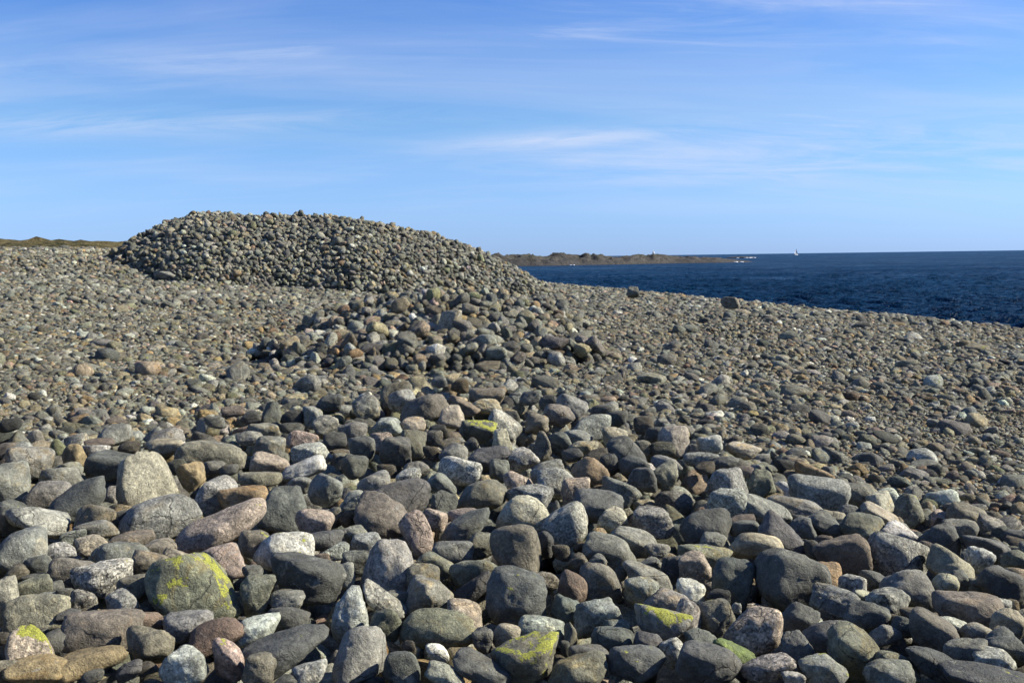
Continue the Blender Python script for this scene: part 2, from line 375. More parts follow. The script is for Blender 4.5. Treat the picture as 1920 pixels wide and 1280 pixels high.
def beach_mesh():
    ys = np.concatenate([np.linspace(-6, 2, 20), np.linspace(2.2, 16, 120), np.linspace(16.4, 40, 90), np.linspace(40.6, 100, 80)])
    t = np.linspace(-1, 1, 260)
    X = []; Y = []
    for y in ys:
        half = 7+0.80*max(y, 0); X.append(t*half); Y.append(np.full(len(t), y))
    x, y = np.array(X), np.array(Y)
    z = beach_z(x, y)+field_h(x, y)-0.05-0.28*smooth(field_d(x, y)/0.8)
    z = z+0.02*perlin(np.stack([x*3, y*3, 0*x], -1), 3)
    return mesh_from('beach', np.stack([x, y, z], -1).reshape(-1, 3), grid_faces(*x.shape), M_GRAVEL)
beach = link(bpy.data.objects.new('beach', beach_mesh())); tag(beach, kind='structure')

def build_heath():
    x, y = np.meshgrid(np.linspace(-190, 0, 190), np.linspace(72, 260, 150))
    along = smooth((-x-22-0.05*(y-72))/34)
    ridge = smooth((y-74)/50)*(1-0.35*smooth((y-150)/90))
    p = np.stack([x*.06, y*.06, 0*x], -1)
    z = EYE-2.2+along*ridge*4.95+0.55*fbm(p, 21, 4)*ridge+0.9*fbm(p*4, 8, 4, .6)*ridge-7*smooth((x+34)/24)-2.5*smooth((260-y)/-1+0.0)*0
    o = link(bpy.data.objects.new('heath', mesh_from('heath', np.stack([x, y, z], -1).reshape(-1, 3), grid_faces(*x.shape), M_HEATH))); tag(o, kind='structure')
    return x, y, z
HX, HY, HZ = build_heath()

def build_headland():
    # a long low promontory of bare rock, its crest line following the humps seen from the beach
    prof = [(-330,6.5),(-180,7.2),(-90,7.0),(-40,6.4),(-10.1,7.57),(-5.2,7.82),(-3.1,6.57),(2.2,6.81),(6.2,6.61),(11.4,7.32),(14.6,6.04),(18.0,5.22),(25.9,6.84),(31.4,6.14),(35.6,6.4),(44.3,6.14),(49.9,6.71),(54.2,5.86),(60.9,4.81),(65.2,5.08),(77.8,5.89),(82.3,6.06),(86.1,5.95),(89.2,5.75),(95.1,4.92),(101.1,4.28),(110.4,4.66),(119.0,3.55),(128.5,3.02),(137.3,2.12),(145.9,0.81),(149.7,0.07),(152,-1.5),(216,-2)]
    px = np.array([p[0] for p in prof]); ph = np.array([p[1] for p in prof])
    nx, ny = 420, 76
    s = np.linspace(-330, 216, nx); t = np.linspace(-1, 1, ny)
    S, Tt = np.meshgrid(s, t, indexing='ij')
    Yc = 578+0.42*(S)                                     # centre line drifts away to the right
    wd = 30+6*np.sin(S*.05)
    x = S+1.5*np.sin(Tt*3+S*.2); y = Yc+Tt*wd+10*fbm(np.stack([S*.03, Tt, 0*S], -1), 4, 2)
    h = np.interp(S, px, ph)
    prof_t = np.clip(1-np.abs(Tt+0.16*np.sin(S*.11)*(1-Tt**2))**2.4, 0, 1)**0.62
    n = fbm(np.stack([x*.07, y*.07, 0*x], -1), 9, 5, 0.55); rid = 1-np.abs(fbm(np.stack([x*.16, y*.12, 0*x+3], -1), 14, 3))*2.2
    crev = np.abs(fbm(np.stack([x*.11, y*.045, 0*x+9], -1), 33, 3)); rid = rid-1.6*np.clip(.16-crev, 0, 1)/.16*.9
    h = h*.93
    z = h*prof_t*(0.82+0.18*rid)+n*2.6*np.minimum(prof_t*1.6, 1)*np.clip(h/6, .2, 1)-0.9*(1-prof_t)
    V = np.stack([x, y, z], -1).reshape(-1, 3)
    o = link(bpy.data.objects.new('headland', mesh_from('headland', V, grid_faces(nx, ny), M_CRAG))); tag(o, kind='structure')
    return x, y, z
LX, LY, LZ = build_headland()

def rock_blob(name, sx, sy, sz, seed, mat, level=4):
    V, Fc = ICO[level]; d = 1+0.35*fbm(V*1.7, seed, 4, .6)
    return mesh_from(name, V*d[:, None]*np.array([sx, sy, sz]), Fc, mat)
for i, (x, y, sx, sy, sz, lab) in enumerate([
        (150, 664, 7, 4, 0.7, 'flat wave-washed skerry just off the right tip of the rocky headland'),
        (286, 1250, 17, 8, 1.9, 'low dark skerry farthest out towards the sailing boat')]):
    o = link(bpy.data.objects.new('skerry', rock_blob('skerry', sx, sy, sz, 40+i, M_CRAG))); o.location = (x, y, 0); tag(o, lab, 'skerry', 'low rocks off the headland')

def build_surf():
    V, Fc = ICO[2]; VV = []; FF = []; n = 0; g = np.random.default_rng(8)
    spots = []
    front = np.argmax(LZ > 0.15, axis=1)
    for i in np.where((LX[:, 0] > 2))[0]:
        k = front[i]
        if k == 0 and LZ[i, 0] <= .15: continue
        q = perlin(np.array([[LX[i, k]*.06, 3.3, 1.1]]), 5)[0]
        if q > 0.42 or g.random() < 0.05: spots.append((LX[i, k], LY[i, k]-.8, 0.45+0.9*g.random()))
    for j in range(9): spots.append((140+g.random()*14, 654+g.random()*6, .4+.6*g.random()))
    for j in range(5): spots.append((272+g.random()*26, 1238+g.random()*8, 1.2))
    for x, y, s in spots:
        for m in range(3):
            d = 1+0.4*perlin(V*2+g.random(3)*40, 1)
            VV.append(V*d[:, None]*np.array([1.3*s*g.uniform(.5, 1.3), 0.8*s, 0.42*s*g.uniform(.3, 1.2)])+np.array([x+g.normal(0, 1.3), y+g.normal(0, .7), 0.15])); FF.append(Fc+n); n += len(V)
    o = link(bpy.data.objects.new('surf', mesh_from('surf', np.concatenate(VV), np.concatenate(FF), M_FOAM))); tag(o, 'white surf breaking along the foot of the rocky headland', 'surf', kind='stuff')
build_surf()

# ---------------------------------------------------------------- stone shapes
def rock_shape(V, g, kind='r', craggy=0.0):
    """unit rock: rounded intersection of random half-spaces, dented and roughened"""
    npl = {'r': 11, 'e': 7, 'a': 10, 'f': 9}[kind]; p = {'r': 9.0, 'e': 6.0, 'a': 14.0, 'f': 9.0}[kind]
    nrm = g.normal(size=(npl, 3)); nrm /= np.linalg.norm(nrm, axis=1)[:, None]
    nrm = np.concatenate([nrm, np.array([[1,0,0],[-1,0,0],[0,1,0],[0,-1,0],[0,0,1],[0,0,-1]])+g.normal(0, .22, (6, 3))])
    nrm /= np.linalg.norm(nrm, axis=1)[:, None]
    dist = g.uniform(0.80, 1.10, len(nrm)); nc = int(g.random() < .45) if kind != 'e' else 0; dist[:nc] = g.uniform(.58, .75, nc)
    if kind == 'a': dist = g.uniform(0.70, 1.12, len(nrm))
    q = np.clip(V@nrm.T, 0, None)/dist
    r = ((q**p).sum(1)+1e-9)**(-1/p)
    r = np.clip(r, 0.35, 1.5)
    off = g.random(3)*60
    r = r*(1+(0.09 if kind == 'e' else 0.13)*perlin(V*1.15+off, 1)+0.085*perlin(V*2.7+off, 2)+(0.03 if kind == 'e' else 0.066)*perlin(V*6+off, 3))
    rid = np.abs(perlin(V*2.1+off*1.3, 4))
    r = r-(0.015+0.05*craggy)*np.clip(0.10-rid, 0, 1)*10*0.5
    r = r+0.024*(0.5+craggy)*perlin(V*13+off, 5)
    P = V*r[:, None]
    lo, hi = P.min(0), P.max(0)
    return (P-(lo+hi)/2)/((hi-lo)/2)
PAL = dict(g=(.190,.184,.165), d=(.105,.104,.097), l=(.33,.325,.30), s=(.235,.228,.21), p=(.30,.228,.19), b=(.175,.148,.115), r=(.165,.112,.082),
           o=(.27,.185,.085), w=(.47,.465,.44), y=(.34,.31,.23), v=(.170,.163,.118), t=(.31,.26,.185), k=(.068,.068,.066), m=(.10,.13,.025))
SPK = dict(g=.35, d=.2, l=.8, s=.95, p=.7, b=.35, r=.2, o=.15, w=.45, y=.4, v=.35, t=.2, k=.1, m=.1)
def mute(c, k=0.26):
    c = np.array(c)*np.array([.955, 1.005, .935]); l = c@np.array([.3, .59, .11])
    return c*(1-k)+np.array([.985, 1.0, .92])*l*k
def dress(o, col, g, lichen=0):
    c = 0.75*np.array([1.0, 1.0, .975])*mute(PAL[col])*g.uniform(.86, 1.14)*(1+g.normal(0, .025, 3)); o.color = (*c, 1)
    o['speckle'] = float(SPK[col]*g.uniform(.5, 1.15)); o['lichen'] = float([0, .22, .34, 1.32][lichen] if lichen else 0)
    o['crust'] = float(g.uniform(0.15, .75)+(.35 if col in 'lsg' else 0)); o['stain'] = float(g.uniform(0, 1)*(1.0 if col in 'bvtyog' else .4))

BOULDERS = [
    (-1.21, 3.682, 3.776, 0.318, 0.167, 0.147, 0.144, 0.0, 'v', 'e', 3, 0, 'dark rounded boulder with a bright yellow lichen cap facing the sun'),
    (0.0, 3.671, 3.716, -0.0, 0.15, 0.112, 0.121, -8.0, 'd', 'a', 2, 0.45, 'large dark trapezoid boulder with green lichen dots in the foreground centre'),
    (1.076, 3.837, 3.711, -0.273, 0.146, 0.118, 0.121, -12.0, 'd', 'a', 0, 0, 'large dark wedge boulder with a sharp corner at the right of the foreground'),
    (-2.168, 5.804, 3.729, 0.357, 0.198, 0.18, 0.174, 10.0, 'y', 'a', 0, 0.58, 'large pale triangular boulder standing tallest at the left of the boulder bank'),
    (-0.814, 3.881, 3.744, 0.207, 0.158, 0.089, 0.115, -12.0, 'd', 'a', 0, 0, 'large craggy blue-black boulder in front of the pale lichen-flecked boulder'),
    (-1.351, 4.557, 3.766, 0.288, 0.222, 0.083, 0.143, 22.0, 'p', 'e', 1, 0, 'long pink and grey speckled boulder tilted up to the right in the left foreground'),
    (-1.385, 3.287, 3.765, 0.399, 0.132, 0.075, 0.096, -8.0, 'b', 'a', 0, 0, 'large brown angular boulder with a flat sloping top in the lower left'),
    (-0.757, 3.2, 3.723, 0.232, 0.143, 0.061, 0.097, 20.0, 'd', 'f', 2, 0, 'dark flat slab crusted with map lichen next to the spotted white boulder'),
    (-1.711, 4.765, 3.767, 0.345, 0.185, 0.101, 0.132, 15.0, 's', 'r', 0, 0, 'large humped grey granite boulder left of the long tilted pink-grey boulder'),
    (0.029, 3.126, 3.71, -0.009, 0.118, 0.066, 0.086, 10.0, 'v', 'a', 3, 0, 'long lichen-covered boulder with lime patches at the bottom centre'),
    (0.599, 3.009, 3.725, -0.196, 0.102, 0.073, 0.081, -8.0, 'd', 'e', 0, 0, 'wide rounded dark boulder at the bottom edge with rough skin'),
    (-0.269, 3.381, 3.71, 0.079, 0.129, 0.068, 0.092, -8.0, 'v', 'e', 0, 0, 'broad smooth olive-grey boulder in the bottom centre'),
    (0.803, 3.324, 3.721, -0.237, 0.097, 0.091, 0.086, -5.0, 'p', 'e', 0, 0, 'large round pink-brown granite boulder below the dark upright boulder'),
    (1.651, 4.23, 3.693, -0.372, 0.142, 0.096, 0.11, -10.0, 's', 'r', 0, 0, 'largest grey speckled boulder right of the dark reddish boulder'),
    (-0.516, 4.0, 3.739, 0.128, 0.103, 0.12, 0.102, -10.0, 's', 'e', 0, 0, 'big pale grey barrel-shaped boulder left of centre in the foreground'),
    (1.066, 3.067, 3.738, -0.335, 0.084, 0.088, 0.079, 0.0, 'v', 'e', 0, 0, 'big ball-shaped grey boulder at the bottom right of centre'),
    (-1.151, 4.945, 3.757, 0.229, 0.156, 0.115, 0.125, -8.0, 'd', 'a', 0, 0.6, 'smooth slate grey boulder shaped like a gable roof'),
    (-0.494, 3.153, 3.719, 0.155, 0.086, 0.087, 0.079, -15.0, 'g', 'r', 2, 0, 'big blocky grey boulder with a pale lichen smear at the bottom edge'),
    (0.003, 4.294, 3.721, -0.001, 0.111, 0.122, 0.106, 0.0, 'b', 'e', 0, 0, 'big round brown-grey boulder standing in front of the cream white boulder'),
    (1.065, 3.237, 3.725, -0.318, 0.115, 0.058, 0.081, -8.0, 'd', 'e', 0, 0, 'long dark smooth boulder behind the big ball boulder'),
    (1.412, 4.235, 3.693, -0.322, 0.119, 0.099, 0.1, 0.0, 'r', 'e', 0, 0, 'big round dark brown boulder with a reddish rim behind the dark wedge boulder'),
    (0.037, 4.891, 3.722, -0.008, 0.15, 0.103, 0.117, 15.0, 'y', 'r', 1, 0.4, 'large cream white boulder with a pointed crest in the middle of the boulder bank'),
    (-0.64, 4.815, 3.747, 0.132, 0.139, 0.107, 0.113, -12.0, 'b', 'a', 0, 0, 'big brownish grey block with a flat top left of the pinkish leaning egg'),
    (-1.673, 3.418, 3.783, 0.455, 0.109, 0.065, 0.081, 0.0, 'v', 'r', 2, 0, 'grey-green flat boulder with yellow specks near the left edge'),
    (1.617, 3.491, 3.723, -0.434, 0.124, 0.058, 0.085, -5.0, 'b', 'f', 0, 0, 'long grey-brown slab with a pale end near the right edge'),
    (1.377, 2.86, 3.743, -0.449, 0.133, 0.027, 0.079, 0.0, 'k', 'r', 1, 0, 'wide blackish boulder along the bottom right corner of the photo'),
    (-1.599, 3.802, 3.784, 0.398, 0.114, 0.077, 0.088, -8.0, 's', 'r', 1, 0, 'grey speckled boulder standing left of the yellow lichen boulder'),
    (-1.556, 3.109, 3.786, 0.464, 0.088, 0.067, 0.072, -5.0, 'p', 'a', 3, 0.55, 'pink granite pyramid with a green lichen tip in the bottom left corner'),
    (-2.071, 4.124, 3.8, 0.465, 0.104, 0.095, 0.092, 0.0, 'g', 'e', 1, 0, 'broad round grey boulder cut by the left edge of the photo'),
    (-0.989, 4.224, 3.755, 0.23, 0.126, 0.081, 0.096, -8.0, 'l', 'e', 2, 0, 'pale grey egg-shaped boulder with faint lichen patches below the gable-shaped slate boulder'),
    (0.508, 3.41, 3.72, -0.148, 0.099, 0.067, 0.077, -10.0, 'g', 'r', 3, 0, 'large grey boulder with yellow-green lichen dots right of the pale ash boulder'),
    (0.338, 3.91, 3.7, -0.086, 0.099, 0.089, 0.086, -25.0, 'b', 'a', 0, 0, 'large broken brown boulder lit orange along its right edge'),
    (1.708, 5.559, 3.653, -0.298, 0.17, 0.1, 0.125, -10.0, 's', 'e', 0, 0, 'large oval bluish grey boulder in front of the orange-tinted long boulder'),
    (-0.598, 5.224, 3.739, 0.114, 0.157, 0.091, 0.115, 0.0, 'd', 'e', 0, 0, 'broad smooth dark grey boulder behind the flat-topped brownish block'),
    (1.506, 3.739, 3.713, -0.383, 0.102, 0.074, 0.081, -20.0, 'g', 'e', 0, 0, 'big rounded grey boulder in front of the large speckled boulder'),
    (-2.311, 5.208, 3.742, 0.418, 0.178, 0.077, 0.119, 25.0, 'd', 'e', 0, 0, 'long blackish slab leaning up to the right below the pale triangular boulder'),
    (-0.587, 3.512, 3.728, 0.166, 0.069, 0.096, 0.075, -10.0, 'l', 'r', 0, 0, 'tall light grey granite boulder with crusty texture left of the broad olive boulder'),
    (0.925, 4.768, 3.685, -0.192, 0.123, 0.094, 0.1, 0.0, 'd', 'r', 1, 0, 'broad dark grey boulder behind the sandy oval boulder'),
    (-2.27, 4.703, 3.772, 0.45, 0.14, 0.079, 0.101, -25.0, 'l', 'r', 0, 0, 'pale silver-white boulder near the left edge with shade on its top'),
    (-1.019, 3.29, 3.737, 0.3, 0.099, 0.055, 0.072, 15.0, 'r', 'e', 0, 0, 'smooth reddish brown boulder with a rounded nose below the yellow lichen boulder'),
    (-2.09, 6.847, 3.677, 0.296, 0.233, 0.099, 0.154, -5.0, 'b', 'e', 0, 0, 'big brown-grey loaf-shaped boulder behind the pale triangular boulder'),
    (0.192, 3.049, 3.707, -0.063, 0.093, 0.049, 0.067, 0.0, 'v', 'r', 1, 0, 'wide greenish grey boulder on the bottom edge right of centre'),
    (1.384, 3.253, 3.733, -0.402, 0.08, 0.068, 0.068, -35.0, 'b', 'e', 0, 0, 'brown egg-like boulder tilted toward the lower right'),
    (-0.104, 3.079, 3.704, 0.034, 0.096, 0.047, 0.067, -25.0, 'd', 'e', 0, 0, 'smooth dark blue-grey boulder at the bottom edge in the centre'),
    (-1.331, 3.062, 3.749, 0.41, 0.105, 0.04, 0.068, 6.0, 'o', 'f', 0, 0, 'long yellow-brown slab at the bottom left of the photo'),
    (-0.168, 3.988, 3.714, 0.042, 0.099, 0.077, 0.081, 0.0, 'v', 'e', 1, 0, 'squat olive-grey boulder left of the round brown-grey boulder'),
    (1.852, 3.726, 3.729, -0.461, 0.091, 0.072, 0.075, -15.0, 'd', 'r', 0, 0, 'large dark boulder cut by the right edge of the photo'),
    (0.42, 4.349, 3.697, -0.096, 0.118, 0.074, 0.089, 0.0, 'g', 'e', 2, 0, 'domed grey boulder with dark green lichen smears right of centre'),
    (0.865, 3.924, 3.699, -0.217, 0.08, 0.09, 0.078, -15.0, 'd', 'a', 0, 0, 'dark upright boulder with a smooth curved face left of the dark wedge boulder'),
    (-1.605, 5.389, 3.733, 0.289, 0.124, 0.107, 0.106, -5.0, 's', 'e', 0, 0, 'rounded grey boulder with a frosty crown right of the pale triangular boulder'),
    (1.089, 4.451, 3.68, -0.24, 0.125, 0.071, 0.091, -5.0, 't', 'e', 0, 0, 'smooth sandy oval boulder resting on the dark wedge boulder'),
    (-1.195, 3.187, 3.747, 0.359, 0.075, 0.062, 0.063, -8.0, 'b', 'r', 2, 0, 'brown-grey block with a lime lichen fleck on its right shoulder'),
    (-1.044, 3.051, 3.733, 0.33, 0.07, 0.061, 0.06, 20.0, 'l', 'r', 2, 0, 'pale mottled boulder dotted with lichen at the bottom edge'),
    (0.257, 4.729, 3.709, -0.054, 0.107, 0.094, 0.092, 30.0, 's', 'e', 0, 0, 'rounded grey granite boulder right of the cream white boulder'),
    (-0.323, 3.713, 3.716, 0.087, 0.086, 0.072, 0.073, -20.0, 'g', 'a', 0, 0, 'rough grey lumpy boulder below the squat olive boulder'),
    (-0.968, 3.669, 3.747, 0.258, 0.072, 0.086, 0.072, 0.0, 'v', 'a', 1, -0.55, 'olive brown wedge-shaped stone pointing downward right of the yellow lichen boulder'),
    (0.713, 3.508, 3.7, -0.201, 0.075, 0.075, 0.068, -5.0, 'v', 'a', 2, 0, 'block-shaped green-stained boulder left of the round pink-brown boulder'),
    (-1.471, 2.985, 3.755, 0.458, 0.093, 0.04, 0.063, -5.0, 'o', 'a', 0, 0, 'rusty brown craggy boulder at the bottom left below the pink granite pyramid'),
    (0.294, 3.53, 3.703, -0.083, 0.087, 0.063, 0.069, 15.0, 'l', 'a', 0, 0, 'pale ash grey boulder with a sharp sunny top edge'),
    (0.903, 3.143, 3.726, -0.28, 0.069, 0.063, 0.061, 25.0, 'd', 'a', 0, 0.58, 'dark triangular boulder right of the green mossy wedge'),
    (1.979, 4.529, 3.677, -0.412, 0.102, 0.086, 0.087, -30.0, 'd', 'a', 0, 0.5, 'dark angular boulder with a pointed top near the right edge'),
    (-0.172, 5.259, 3.729, 0.033, 0.137, 0.084, 0.102, 5.0, 'v', 'r', 2, 0, 'dark mossy boulder deep in shade left of the bleached-tip boulder'),
    (1.228, 5.701, 3.676, -0.212, 0.141, 0.097, 0.11, -5.0, 's', 'a', 0, 0.55, 'big grey granite pyramid boulder at the right half of the bank'),
    (0.775, 2.998, 3.723, -0.253, 0.085, 0.041, 0.059, 20.0, 's', 'r', 0, 0, 'lumpy frosted grey boulder at the bottom below the green mossy wedge'),
    (1.811, 4.079, 3.696, -0.418, 0.094, 0.068, 0.075, -10.0, 't', 'r', 0, 0, 'tan and olive boulder in front of the dark pointed boulder'),
    (-3.038, 6.221, 3.757, 0.454, 0.139, 0.104, 0.112, -10.0, 'g', 'e', 0, 0, 'grey rounded boulder at the far left rim of the bank'),
    (2.866, 6.229, 3.298, -0.431, 0.138, 0.106, 0.112, -20.0, 'v', 'r', 0, 0, 'olive tan boulder behind the dark pointed boulder'),
    (-0.236, 4.688, 3.722, 0.05, 0.131, 0.061, 0.089, 20.0, 'd', 'r', 0, 0, 'dark blue-grey speckled boulder tilted up toward the cream white boulder'),
    (0.092, 3.406, 3.702, -0.027, 0.084, 0.051, 0.063, -15.0, 'l', 'e', 0, 0, 'light grey granite boulder right of the round tan cobble'),
    (1.118, 5.187, 3.676, -0.212, 0.103, 0.095, 0.091, 0.0, 'l', 'e', 0, 0, 'light grey dome-shaped boulder behind the broad dark boulder'),
    (-0.88, 3.356, 3.731, 0.257, 0.076, 0.053, 0.06, 10.0, 'w', 'e', 2, 0, 'white boulder with dark and yellow lichen spots in the lower left foreground'),
    (0.079, 5.269, 3.718, -0.015, 0.128, 0.074, 0.093, -8.0, 's', 'r', 0, 0, 'grey boulder with a bleached tip right behind the cream white boulder'),
    (-0.453, 4.57, 3.737, 0.099, 0.072, 0.1, 0.079, 25.0, 'p', 'e', 0, 0, 'upright egg-shaped boulder of pinkish brown stone leaning left'),
    (-0.784, 8.776, 3.681, 0.089, 0.215, 0.119, 0.154, 5.0, 'b', 'r', 0, 0, 'big dark brown boulder at the far rim of the bank'),
    (-0.325, 5.897, 3.725, 0.055, 0.124, 0.092, 0.1, -12.0, 'l', 'e', 0, 0, 'round frosted granite boulder in the middle of the bank'),
    (-0.157, 6.311, 3.718, 0.025, 0.133, 0.092, 0.104, -5.0, 'd', 'a', 0, 0, 'dark cracked boulder in the shade behind the round frosted boulder'),
    (0.743, 6.513, 3.715, -0.114, 0.134, 0.096, 0.106, -20.0, 'd', 'e', 0, 0, 'dark smooth dome-like boulder in front of the salmon upright stone'),
    (-1.827, 3.518, 3.798, 0.479, 0.046, 0.085, 0.059, 8.0, 'y', 'r', 0, 0, 'yellowish tan upright stone at the left edge of the photo'),
    (-0.184, 3.536, 3.705, 0.052, 0.072, 0.052, 0.058, -15.0, 'p', 'e', 0, 0, 'round stone half dark and half peach-speckled in front of the rough lumpy boulder'),
    (0.581, 7.41, 3.72, -0.078, 0.136, 0.12, 0.118, -10.0, 's', 'r', 2, 0, 'grey boulder with a lichen-green crown in the upper bank'),
    (0.227, 3.84, 3.706, -0.059, 0.061, 0.072, 0.061, 0.0, 'r', 'e', 0, 0, 'round rusty red-brown stone beside a broken brown boulder'),
    (0.701, 3.148, 3.714, -0.219, 0.077, 0.034, 0.053, -27.0, 'm', 'a', 1, 0, 'green mossy wedge of stone at the foot of the round pink-brown boulder'),
    (2.503, 6.295, 3.349, -0.378, 0.105, 0.105, 0.097, 0.0, 'v', 'e', 2, 0, 'round grey-olive boulder like a ball left of the salmon triangle stone'),
    (0.46, 5.896, 3.715, -0.078, 0.108, 0.087, 0.09, -25.0, 'o', 'r', 0, 0, 'smooth ochre brown boulder right of centre in the bank'),
    (1.444, 5.777, 3.663, -0.245, 0.106, 0.083, 0.087, -10.0, 'v', 'a', 0, 0.6, 'olive brown gable-shaped stone right of the granite pyramid boulder'),
    (1.108, 6.871, 3.715, -0.16, 0.108, 0.115, 0.102, -8.0, 'p', 'r', 0, 0, 'salmon pink upright boulder standing out at the right rim of the bank'),
    (0.101, 3.935, 3.701, -0.026, 0.075, 0.055, 0.06, -20.0, 'p', 'r', 0, 0, 'pinkish mauve stone tucked behind the dark trapezoid boulder'),
    (1.465, 3.0, 3.741, -0.454, 0.068, 0.033, 0.048, 0.0, 'l', 'f', 0, 0, 'flat silvery boulder catching the sun near the bottom right corner'),
    (-0.955, 4.716, 3.746, 0.2, 0.091, 0.063, 0.071, -10.0, 'p', 'e', 0, 0, 'rounded pinkish brown stone half shaded at the foot of the gable-shaped slate boulder'),
    (-0.799, 6.79, 3.68, 0.117, 0.116, 0.103, 0.101, -10.0, 'd', 'a', 0, 0, 'dark slate block with a flat lit face in the upper bank'),
    (-1.582, 6.442, 3.67, 0.241, 0.13, 0.081, 0.097, -5.0, 'p', 'r', 0, 0, 'dark loaf stone with a pink sunlit end'),
    (1.251, 3.976, 3.694, -0.305, 0.068, 0.059, 0.059, -5.0, 'o', 'a', 0, 0, 'orange-brown stone wedged behind the corner of the dark wedge boulder'),
    (0.34, 5.393, 3.712, -0.063, 0.085, 0.085, 0.078, 10.0, 'p', 'r', 0, 0, 'mauve pink boulder below the ochre brown boulder'),
    (-0.275, 7.624, 3.677, 0.036, 0.133, 0.102, 0.108, -15.0, 'd', 'a', 3, 0, "dark boulder with a yellow-green lichen edge near the bank's far rim"),
    (2.228, 7.298, 3.365, -0.296, 0.174, 0.07, 0.113, -22.0, 'o', 'e', 0, 0, 'orange-tinted long boulder at the right rim of the bank'),
    (-1.325, 6.261, 3.678, 0.209, 0.138, 0.065, 0.094, 12.0, 'w', 'a', 0, 0, 'white knobbly stone left of centre behind the dark boulders'),
    (-0.071, 7.744, 3.681, 0.009, 0.149, 0.089, 0.11, -38.0, 's', 'e', 0, 0, 'granite boulder lying diagonally behind a pale olive chip'),
    (1.823, 4.652, 3.664, -0.373, 0.088, 0.054, 0.066, -25.0, 'w', 'r', 0, 0, 'white frosted boulder behind the large speckled boulder'),
    (-0.514, 8.324, 3.667, 0.062, 0.138, 0.108, 0.113, 0.0, 't', 'a', 0, 0.58, 'tan triangular boulder right of the dark brown rim boulder'),
    (-0.16, 3.852, 3.703, 0.041, 0.084, 0.036, 0.056, 38.0, 'k', 'a', 0, 0, 'blackish narrow slab propped against the dark trapezoid boulder'),
    (-0.028, 3.369, 3.701, 0.008, 0.052, 0.047, 0.045, 0.0, 't', 'e', 0, 0, 'smooth round tan cobble at the foot of the dark trapezoid boulder'),
    (-1.822, 4.257, 3.778, 0.404, 0.079, 0.047, 0.058, 0.0, 'p', 'r', 0, 0, 'small rosy pink stone in front of the silver-white boulder'),
    (0.488, 4.862, 3.695, -0.1, 0.075, 0.064, 0.064, -10.0, 'y', 'r', 0, 0, 'small cream and tan banded stone with a white patch'),
    (3.28, 7.962, 3.316, -0.391, 0.118, 0.105, 0.102, -10.0, 'l', 'e', 0, 0, 'round light grey boulder alone on the pebbles beyond the bank'),
    (0.682, 3.815, 3.694, -0.177, 0.059, 0.046, 0.049, -15.0, 'w', 'r', 0, 0, 'white marbled stone left of the dark upright boulder'),
    (0.025, 5.658, 3.72, -0.004, 0.086, 0.066, 0.07, 0.0, 'p', 'r', 0, 0, 'pink stone with dark patches behind the bleached-tip boulder'),
    (2.804, 7.871, 3.338, -0.342, 0.12, 0.092, 0.097, -10.0, 'd', 'e', 0, 0, 'dark grey boulder on the pebbles left of the lone round grey boulder'),
    (2.685, 6.266, 3.301, -0.405, 0.102, 0.064, 0.077, -5.0, 'p', 'a', 0, 0.58, 'salmon pink triangular stone at the far right of the boulder bank'),
    (-2.042, 8.436, 3.707, 0.237, 0.109, 0.107, 0.099, 5.0, 'd', 'a', 0, 0.6, 'dark peaked stone poking up at the far edge of the boulder bank'),
    (0.196, 6.752, 3.719, -0.029, 0.07, 0.107, 0.081, 0.0, 'b', 'a', 0, 0.5, 'brown peaked stone like a tooth in the upper bank'),
    (-2.89, 6.535, 3.736, 0.416, 0.076, 0.083, 0.073, 0.0, 'o', 'e', 0, 0, 'round ochre stone at the left rim of the boulder bank'),
    (-0.086, 7.071, 3.697, 0.012, 0.085, 0.086, 0.079, 0.0, 'y', 'a', 0, 0.55, 'pale olive angular stone pointing upward'),
    (-1.274, 3.41, 3.75, 0.358, 0.053, 0.032, 0.039, -18.0, 'r', 'r', 0, 0, 'small dark red-brown stone just above the brown angular boulder'),
    (-0.259, 3.204, 3.702, 0.081, 0.038, 0.038, 0.035, 0.0, 'w', 'e', 0, 0, 'small smooth white stone among dark boulders near the bottom edge'),
    (1.321, 3.676, 3.703, -0.345, 0.05, 0.031, 0.038, -30.0, 'y', 'e', 0, 0, 'small yellow cobble glowing between grey stones'),
    (0.392, 4.618, 3.69, -0.085, 0.046, 0.04, 0.04, 0.0, 'o', 'r', 0, 0, 'small orange-pink stone below the banded cream stone'),
    (2.008, 9.979, 3.377, -0.199, 0.109, 0.062, 0.079, 0.0, 'w', 'r', 0, 0, 'white oval cobble on the pebbles at the right rim'),
    (-13.308, 39.125, 4.43, 0.328, 0.518, 0.195, 0.328, -10.0, 'g', 'f', 0, 0, 'long flat grey stone on the pebbles below the large cairn'),
    (-4.164, 20.627, 3.407, 0.199, 0.154, 0.182, 0.154, 0.0, 'p', 'a', 0, 0, 'upright pale pink stone at the left foot of the low ragged cairn'),
    (0.545, 2.499, 4.879, -0.215, 0.024, 0.015, 0.018, 0.0, 'b', 'a', 0, 0, 'broad brownish boulder on the beach crest against the sea'),
    (-7.899, 18.556, 3.628, 0.402, 0.148, 0.112, 0.119, 0.0, 'l', 'r', 0, 0, 'light grey stone on the pebbles at the left, far from the bank'),
    (-5.936, 16.749, 3.539, 0.341, 0.143, 0.077, 0.101, 0.0, 't', 'e', 0, 0, 'tan oval stone lying on the pebbles left of the low cairn'),
    (0.303, 2.501, 4.909, -0.121, 0.015, 0.015, 0.014, 0.0, 'd', 'a', 0, 0, 'dark angular boulder alone on the beach crest against the sea'),
    (1.238, 4.555, 3.68, -0.265, 0.115, 0.094, 0.096, -35.0, 'd', 'r', 0, 0, 'big dark grey rounded boulder right of the sandy oval boulder'),
